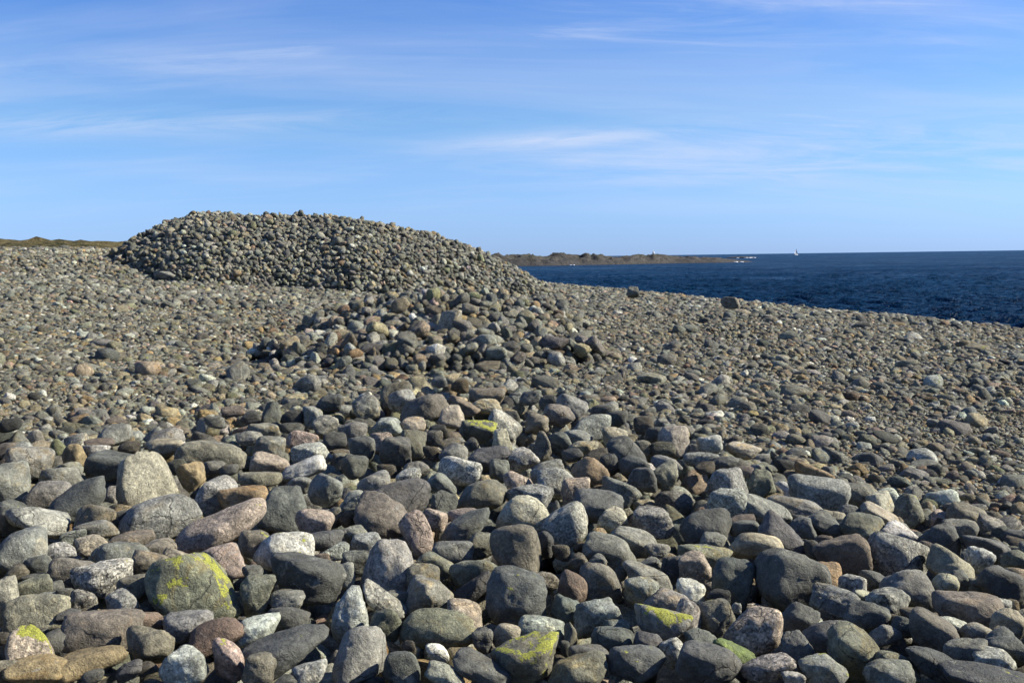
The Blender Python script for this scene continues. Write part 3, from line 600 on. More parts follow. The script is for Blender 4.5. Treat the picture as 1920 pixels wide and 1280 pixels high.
    (0.379, 3.096, 3.712, -0.122, 0.085, 0.056, 0.066, -15.0, 'd', 'a', 1, 0, 'big dark grey angular boulder in front and left of the dotted grey boulder'),
    (-2.828, 5.552, 3.757, 0.471, 0.107, 0.133, 0.11, 0.0, 'g', 'r', 0, 0, 'big grey boulder in front and left of the grey boulder left of the ochre stone'),
    (-1.219, 4.069, 3.762, 0.291, 0.107, 0.07, 0.082, 0.0, 'p', 'r', 0, 0, 'big pinkish rounded boulder in front of the long tilted pink-grey boulder'),
    (0.929, 2.957, 3.73, -0.304, 0.073, 0.051, 0.057, -8.0, 'g', 'r', 2, 0, 'big grey rounded lichen-dotted boulder in front and right of the dark triangle boulder'),
    (1.294, 2.984, 3.736, -0.409, 0.101, 0.033, 0.064, -20.0, 'k', 'a', 1, 0, 'big blackish low angular boulder in front of the tilted brown boulder'),
    (1.547, 3.077, 3.74, -0.466, 0.067, 0.06, 0.059, 0.0, 'd', 'r', 0, 0, 'big dark grey rounded boulder behind and right of the flat silvery boulder'),
    (-1.639, 4.112, 3.777, 0.379, 0.13, 0.052, 0.085, -5.0, 'g', 'f', 2, 0, 'big grey flat lichen-dotted boulder right of the small rosy pink stone'),
    (0.435, 5.117, 3.703, -0.085, 0.129, 0.082, 0.098, -5.0, 'd', 'r', 0, 0, 'big dark grey rounded boulder behind and left of the banded cream stone'),
    (-2.561, 6.321, 3.712, 0.385, 0.164, 0.095, 0.12, 5.0, 'd', 'r', 0, 0, 'big dark grey rounded boulder behind and left of the pale triangular boulder'),
    (-2.422, 4.781, 3.771, 0.469, 0.103, 0.088, 0.088, 0.0, 'd', 'r', 2, 0, 'big dark grey rounded lichen-dotted boulder left of the silver-white boulder'),
    (0.825, 4.291, 3.685, -0.19, 0.116, 0.059, 0.082, -8.0, 'v', 'a', 2, 0, 'big olive grey angular lichen-dotted boulder in front of the broad dark boulder'),
    (-1.131, 3.378, 3.745, 0.323, 0.086, 0.05, 0.063, 8.0, 's', 'a', 0, 0, 'big speckled grey angular boulder behind and left of the smooth red-brown boulder'),
    (-0.457, 3.412, 3.717, 0.133, 0.059, 0.079, 0.063, 0.0, 'v', 'r', 0, 0, 'big olive grey upright boulder in front and right of the crusty light boulder'),
    (1.114, 2.911, 3.736, -0.365, 0.073, 0.043, 0.054, -5.0, 'g', 'r', 0, 0, 'medium grey rounded boulder in front and right of the big ball boulder'),
    (0.549, 4.001, 3.692, -0.136, 0.112, 0.051, 0.077, -22.0, 'g', 'r', 0, 0, 'medium grey rounded boulder behind and left of the white marbled stone'),
    (1.662, 4.71, 3.668, -0.339, 0.104, 0.079, 0.084, 0.0, 'v', 'r', 0, 0, 'medium olive grey rounded boulder behind and right of the dark reddish boulder'),
    (-0.918, 3.108, 3.731, 0.287, 0.047, 0.079, 0.057, 10.0, 'p', 'r', 2, 0, 'medium pinkish upright lichen-dotted boulder in front and right of the smooth red-brown boulder'),
    (0.259, 5.575, 3.718, -0.047, 0.125, 0.087, 0.098, 5.0, 's', 'r', 0, 0, 'medium speckled grey rounded boulder behind and left of the mauve pink boulder'),
    (1.315, 5.15, 3.664, -0.25, 0.13, 0.07, 0.093, -25.0, 'g', 'r', 0, 0, 'medium grey rounded boulder in front of the olive gable stone'),
    (-2.028, 4.764, 3.765, 0.403, 0.103, 0.077, 0.083, 0.0, 'b', 'r', 0, 0, 'medium brown rounded boulder in front and right of the leaning blackish slab'),
    (-0.36, 3.085, 3.709, 0.116, 0.061, 0.057, 0.054, -15.0, 'd', 'e', 1, 0, 'medium dark grey smooth oval boulder in front and left of the small white stone'),
    (1.237, 3.449, 3.717, -0.345, 0.077, 0.054, 0.061, -5.0, 'd', 'r', 0, 0, 'medium dark grey rounded boulder in front of the small yellow cobble'),
    (1.502, 5.253, 3.653, -0.278, 0.156, 0.058, 0.1, -10.0, 'g', 'e', 0, 0, 'medium grey low smooth oval boulder in front and left of the bluish oval boulder'),
    (-1.755, 3.885, 3.787, 0.424, 0.088, 0.059, 0.068, -5.0, 'b', 'a', 0, 0, 'medium brown angular boulder left of the speckled boulder by the lichen cap'),
    (0.998, 3.433, 3.714, -0.283, 0.07, 0.058, 0.059, 10.0, 'd', 'a', 0, 0, 'medium dark grey angular boulder behind the dark triangle boulder'),
    (-2.645, 5.788, 3.73, 0.429, 0.12, 0.094, 0.098, -12.0, 'g', 'a', 0, 0, 'medium grey angular boulder behind and left of the leaning blackish slab'),
    (1.199, 3.66, 3.705, -0.317, 0.093, 0.047, 0.065, -8.0, 'g', 'f', 0, 0, 'medium grey flat boulder left of the small yellow cobble'),
    (-0.497, 3.65, 3.722, 0.135, 0.096, 0.044, 0.066, -38.0, 's', 'r', 0, 0, 'medium speckled grey rounded boulder behind and right of the crusty light boulder'),
    (0.543, 4.494, 3.69, -0.12, 0.11, 0.059, 0.078, -15.0, 'g', 'f', 0, 0, 'medium grey flat boulder right of the lichen-smeared dome'),
    (-0.341, 4.081, 3.72, 0.083, 0.083, 0.066, 0.069, -30.0, 'v', 'r', 0, 0, 'medium olive grey rounded boulder behind the rough lumpy boulder'),
    (1.175, 2.994, 3.734, -0.374, 0.074, 0.039, 0.053, -25.0, 'v', 'r', 0, 0, 'medium olive grey rounded boulder right of the big ball boulder'),
    (-1.443, 5.27, 3.732, 0.267, 0.128, 0.068, 0.091, 5.0, 'o', 'r', 0, 0, 'medium ochre rounded boulder right of the frosty-crowned boulder'),
    (0.329, 3.302, 3.703, -0.099, 0.075, 0.046, 0.056, -8.0, 'd', 'f', 0, 0, 'medium dark grey flat boulder in front and right of the pale ash boulder'),
    (1.367, 3.603, 3.713, -0.363, 0.074, 0.057, 0.06, -10.0, 's', 'r', 0, 0, 'medium speckled grey rounded boulder right of the small yellow cobble'),
    (1.415, 3.071, 3.732, -0.432, 0.063, 0.049, 0.052, 0.0, 'g', 'a', 0, 0, 'medium grey angular boulder left of the flat silvery boulder'),
    (1.519, 4.853, 3.661, -0.303, 0.114, 0.064, 0.083, -15.0, 'd', 'r', 0, 0, 'medium dark grey rounded boulder in front of the bluish oval boulder'),
    (-2.59, 5.477, 3.734, 0.442, 0.128, 0.073, 0.093, 15.0, 'g', 'r', 0, 0, 'medium grey rounded boulder left of the leaning blackish slab'),
    (2.12, 4.419, 3.668, -0.447, 0.11, 0.055, 0.076, -12.0, 'd', 'a', 0, 0, 'medium dark grey angular boulder in front and right of the olive tan boulder'),
    (-0.811, 3.486, 3.729, 0.229, 0.078, 0.049, 0.059, 5.0, 'd', 'r', 0, 0, 'medium dark grey rounded boulder behind and right of the spotted white boulder'),
    (0.745, 4.067, 3.698, -0.181, 0.066, 0.078, 0.066, 0.0, 'p', 'a', 0, 0, 'medium pinkish upright angular boulder behind the white marbled stone'),
    (-1.132, 4.308, 3.759, 0.257, 0.074, 0.075, 0.068, 0.0, 'b', 'r', 2, 0, 'medium brown rounded lichen-dotted boulder left of the pale lichen-flecked boulder'),
    (-1.043, 5.467, 3.731, 0.188, 0.096, 0.092, 0.086, 0.0, 'g', 'r', 0, 0, 'medium grey rounded boulder behind the pinkish brown stone'),
    (0.685, 4.867, 3.687, -0.14, 0.099, 0.069, 0.077, 0.0, 's', 'r', 0, 0, 'medium speckled grey rounded boulder right of the banded cream stone'),
    (-1.5, 3.195, 3.75, 0.439, 0.054, 0.057, 0.05, 0.0, 'd', 'r', 0, 0, 'medium dark grey rounded boulder right of the pink granite pyramid'),
    (-0.148, 4.413, 3.714, 0.034, 0.092, 0.059, 0.07, 15.0, 'v', 'a', 0, 0, 'medium olive grey angular boulder in front and right of the tilted blue-grey boulder'),
    (0.584, 5.423, 3.698, -0.107, 0.112, 0.072, 0.085, -15.0, 'g', 'r', 0, 0, 'medium grey rounded boulder behind the banded cream stone'),
    (2.089, 5.958, 3.528, -0.337, 0.113, 0.088, 0.092, 0.0, 'v', 'r', 0, 0, 'medium olive grey rounded boulder in front of the dark boulder on the pebbles'),
    (0.492, 3.815, 3.696, -0.128, 0.066, 0.063, 0.059, 0.0, 'g', 'a', 0, 0, 'medium grey angular boulder right of the broken brown boulder'),
    (0.613, 3.462, 3.706, -0.175, 0.044, 0.079, 0.055, 0.0, 's', 'r', 0, 0, 'medium speckled grey upright boulder left of the green-stained block'),
    (-0.277, 4.299, 3.717, 0.064, 0.097, 0.051, 0.069, 0.0, 'd', 'r', 0, 0, 'medium dark grey rounded boulder in front and left of the tilted blue-grey boulder'),
    (0.571, 3.701, 3.696, -0.153, 0.084, 0.044, 0.06, -10.0, 'g', 'r', 0, 0, 'medium grey rounded boulder in front and left of the white marbled stone'),
    (-0.366, 3.936, 3.718, 0.093, 0.068, 0.063, 0.06, 0.0, 'b', 'r', 0, 0, 'medium brown rounded boulder behind the rough lumpy boulder'),
    (-0.222, 3.033, 3.702, 0.073, 0.065, 0.037, 0.048, -20.0, 's', 'a', 1, 0, 'medium speckled grey angular boulder in front of the small white stone'),
    (-1.438, 3.702, 3.769, 0.371, 0.064, 0.057, 0.055, 0.0, 'b', 'r', 0, 0, 'medium brown rounded boulder in front and right of the speckled boulder by the lichen cap'),
    (-1.424, 3.551, 3.767, 0.381, 0.063, 0.053, 0.053, -25.0, 's', 'r', 0, 0, 'medium speckled grey rounded boulder behind and left of the dark red stone'),
    (1.677, 3.33, 3.73, -0.467, 0.056, 0.05, 0.049, 0.0, 't', 'r', 0, 0, 'medium tan rounded boulder in front and right of the long pale-ended slab'),
    (-1.714, 4.366, 3.769, 0.374, 0.114, 0.037, 0.071, 0.0, 'b', 'f', 0, 0, 'medium brown flat boulder right of the small rosy pink stone'),
    (-1.489, 4.024, 3.772, 0.354, 0.073, 0.053, 0.058, 0.0, 'b', 'a', 0, 0, 'medium brown angular boulder behind and left of the yellow lichen boulder'),
    (1.629, 3.733, 3.71, -0.412, 0.056, 0.06, 0.053, 0.0, 't', 'r', 0, 0, 'medium tan rounded boulder in front of the tan-olive boulder'),
    (-0.811, 3.075, 3.719, 0.258, 0.049, 0.047, 0.044, -15.0, 'v', 'a', 1, 0, 'medium olive grey angular boulder in front and left of the map-lichen slab'),
    (0.435, 3.22, 3.707, -0.134, 0.05, 0.05, 0.046, 0.0, 'd', 'r', 0, 0, 'medium dark grey rounded boulder in front and right of the pale ash boulder'),
    (-0.803, 5.653, 3.722, 0.141, 0.099, 0.074, 0.08, 0.0, 'g', 'r', 0, 0, 'medium grey rounded boulder behind and left of the smooth dark hump'),
    (-0.649, 3.049, 3.71, 0.21, 0.061, 0.034, 0.045, 15.0, 's', 'a', 0, 0, 'medium speckled grey angular boulder in front and right of the map-lichen slab'),
    (-1.403, 6.907, 3.654, 0.2, 0.142, 0.076, 0.101, -8.0, 'l', 'r', 0, 0, 'medium light grey rounded boulder behind and right of the white knobbly stone'),
    (-0.866, 4.42, 3.742, 0.193, 0.1, 0.043, 0.067, 0.0, 'd', 'f', 0, 0, 'medium dark grey flat boulder in front of the pinkish brown stone'),
    (0.235, 3.178, 3.702, -0.074, 0.065, 0.034, 0.047, -8.0, 'd', 'r', 0, 0, 'medium dark grey rounded boulder behind and right of the wide greenish boulder'),
    (2.916, 6.726, 3.293, -0.409, 0.115, 0.089, 0.094, 10.0, 'l', 'r', 0, 0, 'medium light grey rounded boulder behind the salmon triangle stone'),
    (-1.935, 4.557, 3.768, 0.401, 0.099, 0.045, 0.067, 0.0, 'g', 'e', 0, 0, 'medium grey smooth oval boulder behind the small rosy pink stone'),
    (-1.093, 9.396, 3.718, 0.116, 0.155, 0.118, 0.126, 10.0, 'v', 'r', 0, 0, 'medium olive grey rounded boulder behind and left of the dark brown rim boulder'),
    (-1.791, 3.643, 3.796, 0.457, 0.069, 0.04, 0.051, 8.0, 'v', 'f', 0, 0, 'medium olive grey flat boulder behind the grey-green boulder'),
    (0.059, 6.264, 3.718, -0.009, 0.101, 0.081, 0.084, 15.0, 's', 'r', 0, 0, 'medium speckled grey rounded boulder behind the patchy pink stone'),
    (0.746, 5.775, 3.698, -0.129, 0.088, 0.079, 0.077, 0.0, 'd', 'r', 0, 0, 'medium dark grey rounded boulder behind and right of the banded cream stone'),
    (2.666, 5.895, 3.329, -0.425, 0.101, 0.072, 0.08, 0.0, 'g', 'r', 0, 0, 'medium grey rounded boulder in front and left of the olive tan boulder'),
    (1.532, 3.258, 3.728, -0.44, 0.056, 0.04, 0.044, -12.0, 'g', 'a', 0, 0, 'medium grey angular boulder behind and left of the flat silvery boulder'),
    (1.959, 4.152, 3.693, -0.441, 0.058, 0.062, 0.055, -15.0, 'l', 'r', 0, 0, 'medium light grey rounded boulder right of the tan-olive boulder'),
    (-1.058, 6.924, 3.666, 0.152, 0.093, 0.106, 0.091, 0.0, 'd', 'r', 0, 0, 'medium dark grey rounded boulder left of the dark slate block'),
    (-1.976, 6.065, 3.691, 0.315, 0.084, 0.09, 0.08, 5.0, 'o', 'a', 0, 0, 'medium ochre angular boulder in front and left of the loaf-shaped boulder'),
    (-0.721, 7.09, 3.674, 0.101, 0.092, 0.112, 0.093, -10.0, 'b', 'a', 0, 0, 'medium brown upright angular boulder behind and right of the dark slate block'),
    (-0.364, 5.088, 3.731, 0.071, 0.073, 0.073, 0.067, 0.0, 'd', 'a', 0, 0, 'medium dark grey angular boulder behind and left of the tilted blue-grey boulder'),
    (-0.657, 4.145, 3.73, 0.157, 0.069, 0.05, 0.055, 0.0, 'd', 'a', 0, 0, 'medium dark grey angular boulder left of the barrel-shaped boulder'),
    (0.617, 3.266, 3.707, -0.187, 0.057, 0.038, 0.044, 0.0, 'd', 'r', 0, 0, 'medium dark grey rounded boulder behind the rough dark boulder'),
    (0.744, 6.092, 3.703, -0.121, 0.104, 0.071, 0.08, 0.0, 'd', 'r', 0, 0, 'medium dark grey rounded boulder behind and right of the mauve pink boulder'),
    (0.507, 3.173, 3.71, -0.158, 0.042, 0.05, 0.042, 0.0, 'l', 'a', 0, 0, 'medium light grey upright angular boulder in front of the dotted grey boulder'),
    (0.893, 5.853, 3.696, -0.151, 0.074, 0.093, 0.076, -10.0, 'v', 'r', 0, 0, 'medium olive grey upright boulder in front of the salmon upright stone'),
    (-1.756, 7.141, 3.658, 0.241, 0.115, 0.086, 0.093, 0.0, 'g', 'r', 0, 0, 'medium grey rounded boulder behind the pink-ended stone'),
    (-0.653, 4.383, 3.733, 0.148, 0.077, 0.048, 0.058, 0.0, 'l', 'a', 0, 0, 'medium light grey angular boulder behind and left of the barrel-shaped boulder'),
    (-0.999, 7.928, 3.652, 0.125, 0.138, 0.088, 0.104, -12.0, 's', 'r', 0, 0, 'medium speckled grey rounded boulder behind the dark slate block'),
    (-2.917, 7.257, 3.744, 0.382, 0.13, 0.076, 0.095, 0.0, 'g', 'r', 0, 0, 'medium grey rounded boulder behind and right of the round ochre stone'),
    (-0.847, 3.647, 3.731, 0.228, 0.063, 0.04, 0.048, 0.0, 'g', 'r', 0, 0, 'medium grey rounded boulder right of the olive wedge stone'),
    (-0.834, 5.197, 3.733, 0.159, 0.089, 0.058, 0.068, 0.0, 'g', 'r', 0, 0, 'grey rounded boulder between the flat-topped brownish block and the smooth dark hump'),
    (-1.24, 7.685, 3.652, 0.16, 0.113, 0.097, 0.097, 0.0, 'g', 'a', 0, 0, 'medium grey angular boulder behind and left of the dark slate block'),
    (0.668, 4.138, 3.684, -0.16, 0.054, 0.06, 0.052, 0.0, 'd', 'r', 0, 0, 'medium dark grey rounded boulder behind and left of the white marbled stone'),
    (1.232, 3.257, 3.723, -0.362, 0.052, 0.038, 0.042, -15.0, 'g', 'r', 0, 0, 'medium grey rounded boulder behind and right of the big ball boulder'),
    (0.507, 8.678, 3.694, -0.058, 0.136, 0.101, 0.109, -20.0, 'g', 'r', 0, 0, 'medium grey rounded boulder behind and left of the green-crowned boulder'),
    (0.378, 8.16, 3.695, -0.046, 0.128, 0.095, 0.102, -12.0, 'b', 'r', 0, 0, 'medium brown rounded boulder behind and left of the green-crowned boulder'),
    (1.879, 5.081, 3.642, -0.354, 0.103, 0.044, 0.068, -25.0, 't', 'a', 0, 0, 'medium tan low angular boulder left of the ball-like olive boulder'),
    (0.203, 5.953, 3.715, -0.034, 0.104, 0.061, 0.076, 15.0, 'g', 'r', 0, 0, 'medium grey rounded boulder in front of the brown tooth stone'),
    (-2.573, 7.311, 3.709, 0.338, 0.144, 0.065, 0.097, 10.0, 'g', 'a', 0, 0, 'medium grey angular boulder left of the loaf-shaped boulder'),
    (2.935, 5.773, 3.301, -0.47, 0.089, 0.067, 0.072, 0.0, 'd', 'r', 0, 0, 'medium dark grey rounded boulder in front and right of the olive tan boulder'),
    (-0.245, 4.885, 3.721, 0.05, 0.095, 0.043, 0.064, 0.0, 'p', 'r', 0, 0, 'medium pinkish rounded boulder behind the tilted blue-grey boulder'),
    (-0.948, 7.224, 3.658, 0.13, 0.097, 0.094, 0.088, 15.0, 'p', 'a', 0, 0, 'medium pinkish angular boulder behind and left of the dark slate block'),
    (-1.531, 5.981, 3.686, 0.251, 0.129, 0.046, 0.082, 0.0, 'v', 'f', 0, 0, 'medium olive grey flat boulder in front and left of the pink-ended stone'),
    (-1.307, 8.881, 3.696, 0.146, 0.127, 0.107, 0.108, 0.0, 'g', 'r', 0, 0, 'medium grey rounded boulder left of the dark brown rim boulder'),
    (-0.412, 5.585, 3.724, 0.074, 0.09, 0.06, 0.069, -20.0, 'g', 'r', 0, 0, 'medium grey rounded boulder in front and left of the round frosted boulder'),
    (-2.449, 6.967, 3.694, 0.338, 0.125, 0.066, 0.088, 0.0, 't', 'r', 0, 0, 'medium tan rounded boulder behind and right of the pale triangular boulder'),
    (-1.597, 7.482, 3.651, 0.21, 0.127, 0.075, 0.093, -5.0, 'p', 'r', 0, 0, 'medium pinkish rounded boulder behind the white knobbly stone'),
    (-1.01, 6.272, 3.689, 0.16, 0.087, 0.076, 0.075, -5.0, 'd', 'r', 0, 0, 'medium dark grey rounded boulder in front and left of the dark slate block'),
    (0.184, 3.623, 3.698, -0.051, 0.051, 0.044, 0.044, -20.0, 'd', 'a', 0, 0, 'medium dark grey angular boulder in front of the round rusty stone'),
    (0.359, 3.416, 3.699, -0.105, 0.054, 0.036, 0.042, 0.0, 'g', 'a', 0, 0, 'medium grey angular boulder in front and right of the pale ash boulder'),
    (-1.014, 9.104, 3.7, 0.111, 0.122, 0.11, 0.107, 0.0, 's', 'r', 0, 0, 'small speckled grey rounded boulder left of the dark brown rim boulder'),
    (2.165, 5.837, 3.508, -0.355, 0.071, 0.079, 0.069, 20.0, 'y', 'r', 0, 0, 'small cream rounded boulder left of the ball-like olive boulder'),
    (3.052, 6.093, 3.288, -0.464, 0.115, 0.051, 0.077, 0.0, 'g', 'a', 0, 0, 'small grey angular boulder right of the olive tan boulder'),
    (1.633, 7.053, 3.599, -0.227, 0.123, 0.063, 0.086, -10.0, 't', 'r', 0, 0, 'small tan rounded boulder behind and left of the olive gable stone'),
    (1.806, 3.785, 3.697, -0.445, 0.06, 0.038, 0.045, -10.0, 'b', 'r', 0, 0, 'small brown rounded boulder left of the dark boulder at the right edge'),
    (-0.242, 9.425, 3.693, 0.026, 0.172, 0.08, 0.116, 0.0, 'b', 'r', 0, 0, 'small brown rounded boulder behind and left of the diagonal granite boulder'),
    (-1.574, 3.573, 3.774, 0.415, 0.049, 0.042, 0.042, 0.0, 's', 'r', 0, 0, 'small speckled grey boulder in front and left of the speckled boulder by the lichen cap'),
    (-0.394, 4.818, 3.728, 0.082, 0.067, 0.054, 0.056, -15.0, 'p', 'r', 0, 0, 'small pinkish rounded boulder behind and right of the pinkish leaning egg'),
    (-0.443, 3.729, 3.707, 0.118, 0.061, 0.035, 0.045, 0.0, 'd', 'f', 0, 0, 'small dark grey flat boulder left of the rough lumpy boulder'),
    (-0.239, 8.921, 3.675, 0.027, 0.155, 0.076, 0.107, -5.0, 't', 'r', 0, 0, 'small tan rounded boulder behind the yellow-edged dark boulder'),
    (-0.404, 6.656, 3.693, 0.061, 0.098, 0.067, 0.076, 10.0, 'g', 'r', 0, 0, 'small grey rounded boulder behind the round frosted boulder'),
    (-1.939, 4.185, 3.782, 0.434, 0.068, 0.038, 0.049, 0.0, 's', 'r', 0, 0, 'small speckled grey rounded boulder left of the small rosy pink stone'),
    (1.131, 4.803, 3.666, -0.231, 0.078, 0.043, 0.056, 0.0, 'd', 'r', 0, 0, 'small dark grey rounded boulder behind the sandy oval boulder'),
    (-1.956, 7.774, 3.672, 0.246, 0.132, 0.066, 0.091, -5.0, 'v', 'r', 0, 0, 'small olive grey rounded boulder in front and left of the dark peaked stone'),
    (-1.542, 4.256, 3.767, 0.348, 0.077, 0.033, 0.051, 0.0, 'b', 'f', 0, 0, 'small brown flat boulder in front of the humped granite boulder'),
    (-0.435, 8.853, 3.672, 0.049, 0.158, 0.07, 0.105, -28.0, 'r', 'a', 0, 0, 'small red-brown low angular boulder behind and right of the tan triangle boulder'),
    (1.427, 3.924, 3.693, -0.349, 0.055, 0.041, 0.044, -20.0, 'd', 'r', 0, 0, 'small dark grey rounded boulder behind the small yellow cobble'),
    (1.328, 3.862, 3.695, -0.331, 0.053, 0.041, 0.043, 0.0, 'l', 'r', 1, 0, 'small light grey rounded boulder behind and left of the small yellow cobble'),
    (1.409, 4.804, 3.662, -0.285, 0.065, 0.051, 0.054, 0.0, 'd', 'r', 0, 0, 'small dark grey rounded boulder in front of the bluish oval boulder'),
    (-1.561, 2.986, 3.761, 0.482, 0.035, 0.037, 0.033, 0.0, 'b', 'r', 0, 0, 'small brown rounded boulder left of the rusty craggy boulder'),
    (-0.114, 3.328, 3.702, 0.034, 0.036, 0.046, 0.037, 0.0, 'd', 'r', 0, 0, 'small dark grey upright boulder left of the round tan cobble'),
    (1.743, 3.836, 3.704, -0.427, 0.045, 0.047, 0.042, -20.0, 'd', 'a', 0, 0, 'small dark grey angular boulder in front and right of the tan-olive boulder'),
    (-1.916, 3.942, 3.788, 0.452, 0.05, 0.044, 0.043, 0.0, 'd', 'r', 0, 0, 'small dark grey boulder in front and right of the grey boulder at the left edge'),
    (-0.785, 4.275, 3.735, 0.182, 0.066, 0.038, 0.048, 0.0, 's', 'r', 0, 0, 'small speckled grey rounded boulder in front and right of the pinkish brown stone'),
    (1.795, 12.887, 3.369, -0.138, 0.195, 0.116, 0.143, -10.0, 'v', 'a', 2, 0, 'small olive grey angular lichen-dotted boulder behind the salmon upright stone'),
    (3.029, 7.495, 3.303, -0.384, 0.114, 0.068, 0.084, -8.0, 'g', 'r', 0, 0, 'small grey rounded boulder in front and left of the lone round grey boulder'),
    (1.349, 6.832, 3.689, -0.195, 0.089, 0.073, 0.074, 0.0, 'l', 'r', 0, 0, 'small light grey rounded boulder in front of the white oval cobble'),
    (0.322, 6.865, 3.713, -0.047, 0.08, 0.08, 0.074, 0.0, 'd', 'r', 0, 0, 'small dark grey rounded boulder right of the brown tooth stone'),
    (0.96, 6.221, 3.692, -0.153, 0.098, 0.053, 0.07, 0.0, 'g', 'r', 0, 0, 'small grey rounded boulder in front of the salmon upright stone'),
    (1.617, 5.035, 3.651, -0.311, 0.075, 0.045, 0.056, -10.0, 't', 'a', 0, 0, 'small tan angular boulder in front and right of the bluish oval boulder'),
    (0.136, 4.448, 3.704, -0.031, 0.044, 0.062, 0.049, -10.0, 'd', 'r', 0, 0, 'small dark grey upright boulder right of the round brown-grey boulder'),
    (1.608, 10.409, 3.372, -0.153, 0.144, 0.099, 0.112, -12.0, 'g', 'r', 0, 0, 'small grey rounded boulder behind the salmon upright stone'),
    (1.218, 6.401, 3.682, -0.188, 0.121, 0.044, 0.076, 0.0, 'g', 'f', 0, 0, 'small grey flat boulder in front and right of the salmon upright stone'),
    (-1.413, 4.121, 3.763, 0.33, 0.06, 0.037, 0.045, -10.0, 'b', 'a', 0, 0, 'small brown angular boulder behind the yellow lichen boulder'),
    (1.745, 5.133, 3.647, -0.328, 0.069, 0.049, 0.055, 0.0, 'd', 'r', 0, 0, 'small dark grey rounded boulder in front and right of the bluish oval boulder'),
    (-1.222, 5.662, 3.71, 0.213, 0.076, 0.054, 0.06, 0.0, 'g', 'r', 0, 0, 'small grey rounded boulder in front of the white knobbly stone'),
    (-0.81, 7.996, 3.652, 0.101, 0.107, 0.077, 0.085, 0.0, 't', 'r', 0, 0, 'small tan rounded boulder in front and left of the dark brown rim boulder'),
    (0.189, 7.885, 3.688, -0.024, 0.095, 0.084, 0.082, 0.0, 'b', 'a', 0, 0, 'small brown angular boulder behind the brown tooth stone'),
    (-1.198, 3.017, 3.737, 0.378, 0.044, 0.027, 0.033, 20.0, 'd', 'a', 0, 0, 'small dark grey angular boulder in front and left of the lime-flecked brown block'),
    (-2.769, 6.15, 3.721, 0.423, 0.091, 0.052, 0.066, 0.0, 'g', 'r', 0, 0, 'small grey rounded boulder in front of the round ochre stone'),
    (0.46, 7.083, 3.708, -0.065, 0.105, 0.06, 0.076, -10.0, 'g', 'r', 0, 0, 'small grey rounded boulder in front and left of the green-crowned boulder'),
    (0.725, 7.073, 3.713, -0.102, 0.089, 0.071, 0.074, 0.0, 't', 'r', 0, 0, 'small tan rounded boulder behind and left of the dark smooth dome'),
    (-1.668, 8.33, 3.682, 0.198, 0.089, 0.097, 0.086, 0.0, 'g', 'a', 0, 0, 'grey angular boulder between the dark peaked stone and the white knobbly stone'),
    (0.595, 6.139, 3.709, -0.097, 0.063, 0.075, 0.063, 0.0, 'k', 'r', 0, 0, 'small blackish upright boulder behind and right of the ochre brown boulder'),
    (-2.808, 6.674, 3.725, 0.398, 0.087, 0.064, 0.069, -10.0, 'l', 'r', 0, 0, 'small light grey rounded boulder right of the round ochre stone'),
    (1.491, 3.361, 3.72, -0.418, 0.052, 0.026, 0.037, -15.0, 'l', 'r', 0, 0, 'small light grey rounded boulder behind and right of the tilted brown boulder'),
    (-1.565, 3.411, 3.769, 0.43, 0.046, 0.031, 0.036, 0.0, 'd', 'r', 0, 0, 'small dark grey rounded boulder right of the grey-green boulder'),
    (0.633, 4.384, 3.683, -0.143, 0.059, 0.04, 0.046, 0.0, 'g', 'r', 0, 0, 'small grey rounded boulder right of the lichen-smeared dome'),
    (-1.528, 8.095, 3.662, 0.187, 0.109, 0.073, 0.084, 0.0, 'g', 'a', 0, 0, 'grey angular boulder between the dark peaked stone and the pink-ended stone'),
    (-0.678, 3.953, 3.732, 0.17, 0.034, 0.058, 0.042, 0.0, 'g', 'r', 0, 0, 'small grey upright boulder right of the craggy blue-black boulder'),
    (1.749, 3.526, 3.721, -0.46, 0.042, 0.037, 0.036, -20.0, 'l', 'a', 0, 0, 'small light grey angular boulder in front of the dark boulder at the right edge'),
    (-0.086, 5.974, 3.719, 0.014, 0.062, 0.07, 0.06, 0.0, 'd', 'a', 0, 0, 'small dark grey angular boulder in front and right of the dark cracked boulder'),
    (-0.735, 4.555, 3.735, 0.16, 0.064, 0.039, 0.047, 0.0, 'g', 'a', 0, 0, 'small grey angular boulder in front and left of the flat-topped brownish block'),
    (-0.603, 6.107, 3.704, 0.098, 0.085, 0.052, 0.063, 0.0, 'g', 'r', 0, 0, 'small grey rounded boulder in front and right of the dark slate block'),
    (0.47, 6.694, 3.709, -0.07, 0.105, 0.05, 0.072, 0.0, 't', 'r', 0, 0, 'small tan rounded boulder in front of the green-crowned boulder'),
    (-0.616, 5.808, 3.715, 0.106, 0.076, 0.053, 0.059, 10.0, 'l', 'r', 0, 0, 'small light grey rounded boulder behind the smooth dark hump'),
    (2.157, 4.238, 3.676, -0.471, 0.058, 0.036, 0.043, 0.0, 'v', 'r', 0, 0, 'small olive grey rounded boulder behind the dark boulder at the right edge'),
    (0.92, 4.57, 3.674, -0.199, 0.062, 0.039, 0.047, 0.0, 'g', 'r', 0, 0, 'small grey rounded boulder in front and right of the broad dark boulder'),
    (-1.939, 6.359, 3.671, 0.296, 0.086, 0.054, 0.065, 0.0, 'd', 'r', 0, 0, 'small dark grey rounded boulder in front of the loaf-shaped boulder'),
    (-1.663, 9.006, 3.706, 0.183, 0.121, 0.077, 0.091, 0.0, 'd', 'r', 0, 0, 'small dark grey rounded boulder right of the dark peaked stone'),
    (-1.98, 4.418, 3.774, 0.421, 0.056, 0.04, 0.044, 0.0, 'g', 'r', 0, 0, 'small grey rounded boulder behind and left of the small rosy pink stone'),
    (-1.978, 7.483, 3.665, 0.258, 0.11, 0.056, 0.077, 0.0, 'g', 'r', 0, 0, 'small grey rounded boulder in front and left of the dark peaked stone'),
